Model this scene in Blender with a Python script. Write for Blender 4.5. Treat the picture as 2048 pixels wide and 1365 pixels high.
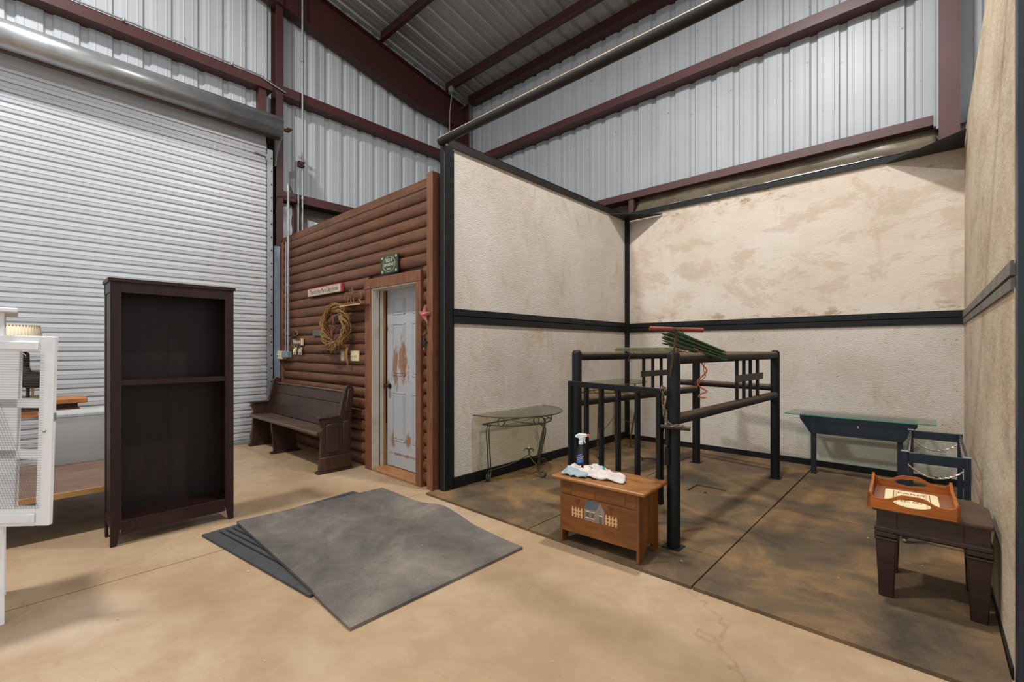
import bpy, bmesh, math, random
from mathutils import Vector, Matrix, noise
random.seed(7)
S = bpy.context.scene
for o in list(bpy.data.objects): bpy.data.objects.remove(o, do_unlink=True)
COL = S.collection
PI = math.pi

# ---------------------------------------------------------------- camera
cd = bpy.data.cameras.new('camera'); cam = bpy.data.objects.new('camera', cd); COL.objects.link(cam)
cd.sensor_width = 36.0; cd.lens = 913.0/2048*36; cd.shift_y = 15.5/2048; cd.clip_start = .02; cd.clip_end = 200
cam.location = (0, 0, 1.4); cam.rotation_euler = (PI/2, 0, math.radians(42.717))
S.camera = cam
# ---------------------------------------------------------------- world, lamps, exposure
w = bpy.data.worlds.new('world'); S.world = w; w.use_nodes = True
bg = w.node_tree.nodes['Background']; bg.inputs[0].default_value = (.97, .985, 1.0, 1); bg.inputs[1].default_value = .80
def area(name, loc, size, power, col=(1, .985, .96), aim=None):
    d = bpy.data.lights.new(name, 'AREA'); d.shape = 'DISK'; d.size = size; d.energy = power; d.color = col
    o = bpy.data.objects.new(name, d); COL.objects.link(o); o.location = loc
    if aim: o.rotation_euler = (Vector(aim)-Vector(loc)).to_track_quat('-Z', 'Y').to_euler()
    return o
area('high_bay_or_fill', (-1.15, 3.45, 6.6), .34, 255)
area('high_bay_or_fill', (-4.3, -1.3, 8.0), .5, 470)
area('high_bay_or_fill', (1.0, -2.6, 8.0), 3.0, 130)  # wide soft fill added out of view, not an actual high bay
d = bpy.data.lights.new('cabin_bulb', 'POINT'); d.energy = 45; d.shadow_soft_size = .06; d.color = (1, .97, .92)
o = bpy.data.objects.new('cabin_bulb', d); COL.objects.link(o); o.location = (-5.2, 4.1, 2.3)
S.view_settings.view_transform = 'Standard'; S.view_settings.look = 'None'
S.view_settings.gamma = 1; S.view_settings.use_curve_mapping = False; S.view_settings.exposure = 0.06

# ---------------------------------------------------------------- materials
def lin(h):
    h = h.lstrip('#'); r = []
    for i in (0, 2, 4):
        c = int(h[i:i+2], 16)/255; r.append(c/12.92 if c <= .04045 else ((c+.055)/1.055)**2.4)
    return (r[0], r[1], r[2], 1)
class NT:
    def __init__(s, name):
        s.m = bpy.data.materials.new(name); s.m.use_nodes = True; s.t = s.m.node_tree
        s.b = s.t.nodes['Principled BSDF']; s.tc = None
    def n(s, typ, **kw):
        x = s.t.nodes.new(typ)
        for k, v in kw.items():
            if k in ('i',):
                for a, b in v.items(): x.inputs[a].default_value = b
            else: setattr(x, k, v)
        return x
    def l(s, a, b): s.t.links.new(a, b)
    def co(s, scale=(1, 1, 1), rnd=False):
        if not s.tc: s.tc = s.n('ShaderNodeTexCoord')
        mp = s.n('ShaderNodeMapping'); mp.inputs['Scale'].default_value = scale
        if rnd:
            oi = s.n('ShaderNodeObjectInfo'); ad = s.n('ShaderNodeVectorMath', operation='SCALE')
            ad.inputs[0].default_value = (37, 53, 29); s.l(oi.outputs['Random'], ad.inputs['Scale'])
            s.l(ad.outputs[0], mp.inputs['Location'])
        s.l(s.tc.outputs['Object'], mp.inputs['Vector']); return mp.outputs[0]
    def noise(s, scale, det=4, rough=.55, sc=(1, 1, 1), rnd=False, dist=0):
        x = s.n('ShaderNodeTexNoise'); x.inputs['Scale'].default_value = scale; x.inputs['Detail'].default_value = det
        x.inputs['Roughness'].default_value = rough; x.inputs['Distortion'].default_value = dist
        s.l(s.co(sc, rnd), x.inputs['Vector']); return x.outputs['Fac']
    def ramp(s, fac, stops):
        r = s.n('ShaderNodeValToRGB'); e = r.color_ramp.elements
        while len(e) < len(stops): e.new(.5)
        for q, (p, c) in zip(e, stops): q.position = p; q.color = c
        s.l(fac, r.inputs[0]); return r.outputs[0]
    def mix(s, fac, a, b, mode='MIX'):
        x = s.n('ShaderNodeMix', data_type='RGBA', blend_type=mode)
        for i, v in ((0, fac), (6, a), (7, b)):
            if hasattr(v, 'is_linked'): s.l(v, x.inputs[i])
            elif isinstance(v, (int, float)): x.inputs[i].default_value = v
            else: x.inputs[i].default_value = v
        return x.outputs[2]
    def bump(s, h, strength=.3, dist=.01):
        x = s.n('ShaderNodeBump'); x.inputs['Strength'].default_value = strength; x.inputs['Distance'].default_value = dist
        s.l(h, x.inputs['Height'])
        if s.b.inputs['Normal'].is_linked: s.l(s.b.inputs['Normal'].links[0].from_socket, x.inputs['Normal'])
        s.l(x.outputs[0], s.b.inputs['Normal'])
    def out(s, col, rough=.6, metal=0, spec=None):
        if hasattr(col, 'is_linked'): s.l(col, s.b.inputs['Base Color'])
        else: s.b.inputs['Base Color'].default_value = col
        if hasattr(rough, 'is_linked'): s.l(rough, s.b.inputs['Roughness'])
        else: s.b.inputs['Roughness'].default_value = rough
        s.b.inputs['Metallic'].default_value = metal
        if spec is not None: s.b.inputs['Specular IOR Level'].default_value = spec
        return s.m
W0 = (0, 0, 0, 1); W1 = (1, 1, 1, 1)
def plain(name, c, rough=.6, metal=0, var=.10, scale=6, bump=0, bscale=60, spec=None, rnd=True):
    m = NT(name); a = lin(c); k = 1-var; lo = (a[0]*k*.9, a[1]*k*.9, a[2]*k*.9, 1); hi = tuple(min(1, x*(1+var*.5)) for x in a[:3])+(1,)
    col = m.ramp(m.noise(scale, 5, .6, rnd=rnd), [(.3, lo), (.5, a), (.75, hi)])
    if bump: m.bump(m.noise(bscale, 3), bump, .004)
    return m.out(col, rough, metal, spec)
def wood(name, c1, c2, rough=.5, sc=(1.2, 14, 14), scale=3, bump=.15, knots=False, spec=None):
    m = NT(name)
    f = m.noise(scale, 6, .62, sc, True, .6)
    col = m.ramp(f, [(.28, lin(c2)), (.5, lin(c1)), (.72, tuple(min(1, x*1.25) for x in lin(c1)[:3])+(1,))])
    if knots:
        v = m.n('ShaderNodeTexVoronoi'); v.inputs['Scale'].default_value = 3.1; m.l(m.co((.8, 2.2, 2.2), True), v.inputs['Vector'])
        kf = m.ramp(v.outputs['Distance'], [(.02, W1), (.10, W0)]); col = m.mix(kf, col, tuple(x*.35 for x in lin(c2)[:3])+(1,))
    b = m.noise(2.0, 3, .5, rnd=True); col = m.mix(m.ramp(b, [(.35, (0, 0, 0, 1)), (.8, (.5, .5, .5, 1))]), col, tuple(x*.55 for x in lin(c2)[:3])+(1,))
    m.bump(f, bump, .004)
    return m.out(col, rough, 0, spec)

def m_concrete():
    m = NT('concrete_floor_tan')
    a = m.noise(.9, 6, .62); b = m.noise(5, 6, .65, dist=.4); c = m.noise(60, 3, .6)
    col = m.ramp(a, [(.3, lin('#94795c')), (.5, lin('#a68d70')), (.72, lin('#b6a086'))])
    col = m.mix(m.ramp(b, [(.42, W0), (.75, (.55, .55, .55, 1))]), col, lin('#8f7252'))
    d = m.noise(1.7, 5, .7, (1.2, 3, 1), dist=1.0)
    col = m.mix(m.ramp(d, [(.60, W0), (.80, (.45, .45, .45, 1))]), col, lin('#856a4b'))
    e = m.noise(.75, 2, .5); col = m.mix(m.ramp(e, [(.6, W0), (.75, (.45, .45, .45, 1))]), col, lin('#cdbfae'))
    s = m.noise(95, 2, .5); col = m.mix(m.ramp(s, [(.69, W0), (.74, (.6, .6, .6, 1))]), col, lin('#6b5138'))
    v = m.n('ShaderNodeTexVoronoi', feature='DISTANCE_TO_EDGE'); v.inputs['Scale'].default_value = .36
    mx = m.n('ShaderNodeVectorMath', operation='ADD'); nn = m.n('ShaderNodeTexNoise'); nn.inputs['Scale'].default_value = 2.2; nn.inputs['Detail'].default_value = 6
    m.l(m.co(), nn.inputs['Vector']); m.l(m.co(), mx.inputs[0]); m.l(nn.outputs['Color'], mx.inputs[1]); m.l(mx.outputs[0], v.inputs['Vector'])
    col = m.mix(m.ramp(v.outputs['Distance'], [(.0006, (.5, .5, .5, 1)), (.0022, W0)]), col, lin('#7d6145'))
    m.bump(c, .12, .003); m.bump(b, .10, .004)
    return m.out(col, m.ramp(b, [(.3, (.42, .42, .42, 1)), (.7, (.62, .62, .62, 1))]), 0, .4)
def m_stall():
    m = NT('stall_board_cream_plaster')
    a = m.noise(1.1, 5, .6); b = m.noise(3.2, 6, .7, (1, 1, .55), dist=.8); g = m.noise(1.0, 6, .7, (2.2, 2.2, .35)); f = m.noise(38, 5, .65, (1, 1, 2.6))
    col = m.ramp(a, [(.3, lin('#c2b6a9')), (.5, lin('#cdc4b9')), (.7, lin('#d4cdc4'))])
    col = m.mix(m.ramp(b, [(.54, W0), (.72, (.55, .55, .55, 1))]), col, lin('#b8966f'))
    col = m.mix(m.ramp(g, [(.58, W0), (.75, (.4, .4, .4, 1))]), col, lin('#c6a98a'))
    sp = m.noise(46, 2, .5); col = m.mix(m.ramp(sp, [(.69, W0), (.75, (.7, .7, .7, 1))]), col, lin('#6e5a44'))
    m.bump(f, .75, .014); m.bump(m.noise(7, 4), .3, .015)
    return m.out(col, .82, 0, .25)
def m_stall_dirty():
    m = NT('stall_board_tan_scuffed')
    a = m.noise(2.2, 6, .7, (1, .4, .8), dist=.6); f = m.noise(30, 5, .7, (1, .8, 1)); g = m.noise(4, 6, .75, (1, .35, .6))
    col = m.ramp(a, [(.3, lin('#ab957b')), (.5, lin('#c4b39b')), (.72, lin('#cfc4b3'))])
    col = m.mix(m.ramp(g, [(.53, W0), (.72, (.65, .65, .65, 1))]), col, lin('#857867'))
    m.bump(f, .6, .014); m.bump(m.noise(6, 4), .3, .02)
    return m.out(col, .85, 0, .2)
def m_stall_back():
    m = NT('stall_board_stained_back')
    a = m.noise(1.1, 5, .6); b = m.noise(2.0, 8, .74, (1.0, 1, 1.7), dist=.5); g = m.noise(1.6, 6, .7, (2.6, 1, .5)); f = m.noise(34, 5, .65, (1, 1, 2.4))
    col = m.ramp(a, [(.3, lin('#c6b7a6')), (.5, lin('#d0c3b5')), (.7, lin('#d7cdc2'))])
    col = m.mix(m.ramp(b, [(.51, W0), (.56, (.30, .30, .30, 1)), (.7, (.42, .42, .42, 1))]), col, lin('#ad9274'))
    xyz = m.n('ShaderNodeSeparateXYZ'); m.l(m.co(), xyz.inputs[0])
    for z0, z1 in ((2.02, 1.80), (3.05, 3.42)):
        zr_ = m.n('ShaderNodeMapRange'); zr_.inputs['From Min'].default_value = z0; zr_.inputs['From Max'].default_value = z1; m.l(xyz.outputs['Z'], zr_.inputs['Value'])
        mu = m.n('ShaderNodeMath', operation='MULTIPLY'); m.l(zr_.outputs[0], mu.inputs[0]); m.l(m.ramp(m.noise(5, 8, .8, (.8, 1, 1.6)), [(.50, W0), (.60, W1)]), mu.inputs[1])
        col = m.mix(m.ramp(mu.outputs[0], [(.35, W0), (.8, (.6, .6, .6, 1))]), col, lin('#8a6a4a'))
    col = m.mix(m.ramp(g, [(.58, W0), (.75, (.4, .4, .4, 1))]), col, lin('#bd9a73'))
    m.bump(f, .38, .012); m.bump(m.noise(7, 4), .25, .015)
    return m.out(col, .82, 0, .25)
def m_mat(name, c0, c1, c2):
    m = NT(name); a = m.noise(1.9, 5, .62, dist=.5); f = m.noise(150, 2, .6)
    v = m.n('ShaderNodeTexVoronoi'); v.inputs['Scale'].default_value = 130; m.l(m.co(), v.inputs['Vector'])
    col = m.ramp(a, [(.28, lin(c0)), (.5, lin(c1)), (.72, lin(c2))])
    col = m.mix(m.ramp(f, [(.4, W0), (.7, (.4, .4, .4, 1))]), col, tuple(x*.5 for x in lin(c0)[:3])+(1,))
    e = m.noise(4.5, 5, .7, (1, 1.8, 1), dist=.7); col = m.mix(m.ramp(e, [(.56, W0), (.78, (.55, .55, .55, 1))]), col, tuple(x*.7 for x in lin(c0)[:3])+(1,))
    m.bump(v.outputs['Distance'], .30, .003)
    return m.out(col, .72, 0, .3)
def m_sheet(name, c, rough=.45, metal=0.0, dirt='#8f8676', amt=.25):
    m = NT(name); a = m.noise(1.2, 4, .6, rnd=True); b = m.noise(4, 6, .7, (3, 3, .25), True)
    c0 = lin(c); col = m.ramp(a, [(.3, tuple(x*.88 for x in c0[:3])+(1,)), (.7, c0)])
    col = m.mix(m.ramp(b, [(.55, W0), (.8, (amt, amt, amt, 1))]), col, lin(dirt))
    sp = m.noise(14, 2, .4); col = m.mix(m.ramp(sp, [(.735, W0), (.76, (.6, .6, .6, 1))]), col, lin('#5a5248'))
    return m.out(col, rough, metal)
def m_slat():
    m = NT('rollup_door_white_steel'); b = m.noise(2.4, 6, .7, (1, 1, 30), False); a = m.noise(.8, 3, .5)
    col = m.ramp(a, [(.3, lin('#bec2c7')), (.7, lin('#c9ccd1'))])
    xyz = m.n('ShaderNodeSeparateXYZ'); m.l(m.co(), xyz.inputs[0])
    yr = m.n('ShaderNodeMapRange'); yr.inputs['From Min'].default_value = 1.4; yr.inputs['From Max'].default_value = 2.5; m.l(xyz.outputs['Y'], yr.inputs['Value'])
    zr = m.n('ShaderNodeMapRange'); zr.inputs['From Min'].default_value = 3.4; zr.inputs['From Max'].default_value = 1.6; m.l(xyz.outputs['Z'], zr.inputs['Value'])
    mu = m.n('ShaderNodeMath', operation='MULTIPLY'); m.l(yr.outputs[0], mu.inputs[0]); m.l(zr.outputs[0], mu.inputs[1])
    m2 = m.n('ShaderNodeMath', operation='MULTIPLY'); m.l(mu.outputs[0], m2.inputs[0]); m.l(m.ramp(b, [(.50, W0), (.62, (.75, .75, .75, 1))]), m2.inputs[1])
    col = m.mix(m2.outputs[0], col, lin('#a97b50'))
    return m.out(col, .38, .12)
def m_rust(name, c, rustc='#7a4a25', lo=.6, hi=.72, sc=7, rough=.55, metal=0):
    m = NT(name); c0 = lin(c); a = m.noise(3, 4, .6, rnd=True); b = m.noise(sc, 6, .7, rnd=True)
    col = m.ramp(a, [(.3, tuple(x*.8 for x in c0[:3])+(1,)), (.7, c0)])
    col = m.mix(m.ramp(b, [(lo, W0), (hi, W1)]), col, lin(rustc))
    return m.out(col, rough, metal)
def m_door():
    m = NT('cabin_door_white_rusted'); c0 = lin('#a9abae'); a = m.noise(2, 4, .6)
    col = m.ramp(a, [(.3, tuple(x*.9 for x in c0[:3])+(1,)), (.7, c0)])
    xyz = m.n('ShaderNodeSeparateXYZ'); m.l(m.co(), xyz.inputs[0])
    nz = m.noise(13, 8, .8, (1.3, 1, .35))
    def spot(x, z, rx, rz, th):
        nonlocal col
        d = m.n('ShaderNodeVectorMath', operation='LENGTH'); cmb = m.n('ShaderNodeCombineXYZ')
        for ax, c, r, i in (('X', x, rx, 0), ('Z', z, rz, 1)):
            q = m.n('ShaderNodeMath', operation='SUBTRACT'); q.inputs[1].default_value = c; m.l(xyz.outputs[ax], q.inputs[0])
            q2 = m.n('ShaderNodeMath', operation='DIVIDE'); q2.inputs[1].default_value = r; m.l(q.outputs[0], q2.inputs[0]); m.l(q2.outputs[0], cmb.inputs[i])
        m.l(cmb.outputs[0], d.inputs[0])
        q3 = m.n('ShaderNodeMath', operation='MULTIPLY_ADD'); q3.inputs[1].default_value = -4.2; q3.inputs[2].default_value = 2.95; m.l(nz, q3.inputs[0])
        q4 = m.n('ShaderNodeMath', operation='ADD'); m.l(q3.outputs[0], q4.inputs[0]); m.l(d.outputs['Value'], q4.inputs[1])
        q5 = m.n('ShaderNodeMath', operation='MULTIPLY'); q5.inputs[1].default_value = .25; m.l(q4.outputs[0], q5.inputs[0])
        col = m.mix(m.ramp(q5.outputs[0], [(th*.25, (.85, .85, .85, 1)), ((th+.25)*.25, W0)]), col, lin('#85572c'))
    spot(-4.56, 1.20, .075, .30, 1.42); spot(-4.40, 1.24, .085, .28, 1.5)
    spot(-4.60, .34, .08, .13, 1.2); spot(-4.30, .36, .08, .12, 1.12); spot(-4.46, .19, .40, .025, 1.25); spot(-4.70, .97, .06, .10, 1.1)
    return m.out(col, .45)

M = {}
M['concrete'] = m_concrete(); M['stall'] = m_stall(); M['stall_dirty'] = m_stall_dirty(); M['stall_back'] = m_stall_back()
M['mat_stall'] = m_mat('stall_mat_brown_dusty', '#3c342b', '#66533d', '#937047')
M['mat_loose'] = m_mat('loose_mat_grey_rubber', '#474543', '#68615a', '#857b6e')
M['mat_low'] = plain('ribbed_mat_dark_rubber', '#3b3c3e', .7, 0, .2, 5)
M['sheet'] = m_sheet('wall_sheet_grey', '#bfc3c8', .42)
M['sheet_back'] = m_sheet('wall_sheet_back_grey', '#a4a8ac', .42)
M['roof'] = m_sheet('roof_sheet_galvalume', '#b4b4b2', .36, .45, '#6d655c', .5)
M['slat'] = m_slat()
M['galv'] = plain('galvanised_steel', '#a6a8aa', .31, .6, .12, 4)
M['galv_dull'] = plain('galvanised_dull', '#9fa2a6', .5, .5, .15, 9)
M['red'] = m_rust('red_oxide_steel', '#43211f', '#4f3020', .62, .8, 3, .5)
M['red_lit'] = m_rust('red_oxide_lit', '#4c2724', '#5d3d28', .64, .8, 3, .45)  # same red oxide, lighter copy for the members that catch light
M['black'] = m_rust('black_painted_steel', '#18191b', '#5e4a37', .68, .80, 20, .5)
M['black'].node_tree.nodes['Principled BSDF'].inputs['Specular IOR Level'].default_value = .25
M['pipe_dusty'] = m_rust('dusty_brown_black_pipe', '#2b2622', '#54412f', .5, .75, 5, .5)
M['flange'] = m_rust('dusty_black_angle', '#2f2b28', '#6a5338', .55, .75, 9, .6)
M['greyrail'] = m_rust('dusty_grey_angle', '#6a6660', '#8a7a62', .5, .7, 9, .7)
M['log'] = wood('cedar_log_siding', '#6a432a', '#432817', .5, (.9, 8, 16), 2.2, .12, True)
M['cedar'] = wood('cedar_trim', '#7c4e31', '#5a341e', .55, (9, 9, 1.2), 2.4, .12)
M['pine_trim'] = plain('white_painted_jamb', '#c9c4b8', .5, 0, .12, 6)
M['oak'] = wood('raw_jamb_wood', '#a8764a', '#8a5a34', .55, (10, 10, 1), 3)
M['door'] = m_door()
M['espresso'] = wood('espresso_veneer', '#301a18', '#201211', .42, (8, 8, 1), 3, .03, spec=.3)
M['espresso_dark'] = wood('espresso_back_panel', '#241a18', '#191211', .45, (8, 8, 1), 3, .03, spec=.3)
M['walnut'] = wood('dark_pew_wood', '#3d2a22', '#291a15', .42, (1.5, 9, 9), 2.5, .08)
M['walnut_v'] = wood('dark_pew_end_wood', '#3f271d', '#2a1913', .42, (9, 9, 1.2), 2.5, .08)
M['walnut_seat'] = wood('worn_pew_seat', '#5b4839', '#3c2d24', .5, (1.2, 12, 12), 3, .1)
M['chest'] = wood('stained_pine_chest', '#784719', '#56300f', .42, (1.4, 9, 9), 2.2, .08, True)
M['chest_v'] = wood('stained_pine_end', '#7a4718', '#53300f', .42, (9, 9, 1.3), 2.2, .08, True)
M['chest_top'] = wood('stained_pine_lid', '#93602f', '#6f4420', .4, (1.3, 10, 10), 2.5, .08, True)
M['tray'] = wood('honey_wood_tray', '#a65a1c', '#823f10', .3, (1.5, 10, 10), 3, .04)
M['tray_panel'] = plain('brown_tray_panel', '#7d4f36', .35)
M['cream'] = plain('cream_print', '#e6d5a8', .4, 0, .04)
M['redink'] = plain('brown_red_ink', '#7a4030', .6)
M['endtable'] = wood('dark_mahogany_table', '#34211b', '#241512', .35, (2, 9, 9), 2.5, .05)
M['endtable_top'] = wood('worn_mahogany_top', '#4a3629', '#33241c', .42, (1.5, 9, 9), 2.5, .05)
M['orange'] = wood('orange_pine', '#b0703a', '#8f5426', .45, (9, 1.2, 9), 2.5, .06)
M['plank'] = wood('brown_platform_top', '#7d6150', '#5d4537', .4, (8, 1.2, 8), 2.2, .05)
M['plank_edge'] = plain('raw_plywood_edge', '#c99b60', .6)
M['white'] = plain('white_painted_wood', '#eceef2', .45, 0, .05)
M['wire'] = plain('galvanised_wire', '#7f8286', .4, .6)
M['navy'] = plain('navy_iron', '#1a242f', .42, 0, .12, 5)
M['iron_green'] = m_rust('verdigris_grey_iron', '#55574f', '#7c6436', .55, .7, 14, .42, .6)
M['iron_gold'] = m_rust('antique_gold_iron', '#6e5830', '#937840', .5, .7, 14, .4, .6)
M['silver'] = plain('twisted_silver_rod', '#b9aea2', .3, .7)
M['steel'] = m_rust('chain_steel', '#7d7364', '#5e452d', .5, .7, 30, .4, .7)
M['rod'] = m_rust('rusty_brown_rod', '#4d3626', '#6a4a2c', .5, .7, 12, .6)
def m_dust_highlight(name, c, dust):       # upward faces lightened: settled dust, on the pipe also a painted highlight
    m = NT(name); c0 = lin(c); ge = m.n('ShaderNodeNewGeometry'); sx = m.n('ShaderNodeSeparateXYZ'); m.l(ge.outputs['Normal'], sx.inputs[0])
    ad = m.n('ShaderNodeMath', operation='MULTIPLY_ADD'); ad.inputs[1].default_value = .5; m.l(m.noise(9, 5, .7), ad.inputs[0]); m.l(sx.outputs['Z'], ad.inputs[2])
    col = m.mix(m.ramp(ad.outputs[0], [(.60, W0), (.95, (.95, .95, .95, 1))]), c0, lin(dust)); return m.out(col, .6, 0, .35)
M['pipe_dust'] = m_dust_highlight('dust_highlight_pipe', '#1e1a18', '#cdb08a'); M['rail_dust'] = m_dust_highlight('dusty_topped_rail', '#1f1b19', '#5c4a38')
M['grip'] = plain('faded_red_rubber', '#7c3024', .6)
M['stake'] = plain('dark_green_steel', '#3a5238', .5, 0, .2, 12)
M['stake2'] = plain('weathered_green_steel', '#6b6a4c', .55, 0, .3, 12)
M['twine'] = plain('orange_twine', '#b4572f', .7)
M['blackplastic'] = plain('black_plastic', '#151619', .28)
M['blue'] = plain('blue_label_print', '#2f5fb5', .4)
M['label_grey'] = plain('grey_label_print', '#7d828a', .4)
M['white_plastic'] = plain('pale_plastic', '#d5dade', .35)
M['orangered'] = plain('red_orange_plastic', '#e0512a', .35)
M['rag'] = plain('white_cotton_rag', '#c4b9b3', .9, 0, .10, 9, .25, 120)
M['rag_blue'] = plain('grey_blue_rag', '#8f9da0', .9, 0, .15, 12, .25, 120)
M['teal'] = plain('teal_print', '#2f8a7c', .8)
M['signcream'] = plain('sign_weathered_cream', '#b9a999', .7, 0, .12, 10)
M['signred'] = plain('sign_faded_red', '#a8433f', .7)
M['signgreen'] = plain('sign_dark_green', '#2c3a2e', .5, 0, .2, 14)
M['signtext'] = plain('sign_pale_lettering', '#cfc7a6', .6)
M['signbrown'] = plain('sign_brown_lettering', '#5b4238', .7)
M['vine'] = wood('grapevine', '#96703f', '#5f4122', .75, (6, 6, 6), 4, .1)
M['dried'] = plain('dried_leaf', '#5a3c22', .8, 0, .3, 20)
M['rust_ribbon'] = plain('rust_ribbon', '#8a3a20', .7)
M['copper'] = plain('copper_wire', '#8c6248', .4, .5)
M['star'] = plain('barn_star_rose', '#a85a55', .5, 0, .15, 10)
M['darkiron'] = plain('dark_iron', '#2a2523', .5, .3)
M['ivory'] = plain('ivory_plastic', '#d9cba2', .4)
M['bluegrey'] = plain('grey_steel_box', '#8792a0', .5, .2)
M['purple'] = plain('plum_plaque', '#5b4850', .6)
M['slate'] = plain('grey_plaque', '#5d5a54', .7, 0, .2, 25)
M['insul'] = plain('dusty_insulation_plastic', '#675c4c', .4, 0, .4, 3, .6, 14)
M['foil'] = plain('crinkled_silver_foil', '#c3c2be', .25, .8, .15, 6, .5, 30)
M['paperwhite'] = plain('torn_white_plastic', '#d5d8de', .4, 0, .25, 7, .6, 22)
M['shade'] = plain('pleated_cream_shade', '#d9cbb0', .8)
M['bird_dark'] = plain('dark_feather', '#2e2a26', .6, 0, .3, 20)
M['bird_buff'] = plain('buff_feather', '#8a6a4c', .6, 0, .3, 20)
M['moss'] = plain('moss_green', '#6a6a3c', .8, 0, .3, 20)
M['greenbox'] = plain('faded_green_box', '#66786c', .6, 0, .25, 10)
M['gravel'] = plain('drain_grit', '#5f4830', .9, 0, .45, 70, 1.0, 80)
M['dark'] = plain('dark_void', '#0e0e0f', .8)
M['crumb'] = plain('pale_crumb', '#b8aa94', .8)
M['roofgrey'] = plain('painted_roof_grey', '#535c60', .6); M['housegrey'] = plain('painted_house_grey', '#7e736c', .6)
M['fence'] = plain('painted_fence_buff', '#cf9f72', .6); M['heart'] = plain('painted_heart_maroon', '#5e2a18', .6)
M['winshade'] = plain('painted_window', '#5b5249', .6); M['olive'] = plain('painted_olive_lettering', '#5a3d14', .6)
M['yellow'] = plain('yellow_sticker', '#d8c424', .5)
def m_glass(name, c, rough=.03):      # thin sheet glass: tinted see-through plus fresnel gloss
    m = NT(name); tr = m.n('ShaderNodeBsdfTransparent'); tr.inputs[0].default_value = lin(c); gl = m.n('ShaderNodeBsdfGlossy'); gl.inputs['Roughness'].default_value = rough
    lw = m.n('ShaderNodeLayerWeight'); lw.inputs[0].default_value = .5; fr = m.n('ShaderNodeMath', operation='POWER'); fr.inputs[1].default_value = 5.0; m.l(lw.outputs['Facing'], fr.inputs[0]); mx = m.n('ShaderNodeMixShader'); m.l(fr.outputs[0], mx.inputs[0]); m.l(tr.outputs[0], mx.inputs[1]); m.l(gl.outputs[0], mx.inputs[2])
    m.l(mx.outputs[0], m.t.nodes['Material Output'].inputs['Surface']); return m.m
M['glass'] = m_glass('clear_glass', '#e2e0cc'); M['glass_green'] = m_glass('green_glass', '#e6f3ee'); M['glass_edge'] = plain('green_glass_edge', '#3f8f7c', .15)
def m_frost():
    m = NT('translucent_plastic'); m.b.inputs['Transmission Weight'].default_value = .55; m.b.inputs['IOR'].default_value = 1.2
    return m.out(lin('#dfe2e4'), .45)
M['frost'] = m_frost()

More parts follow.
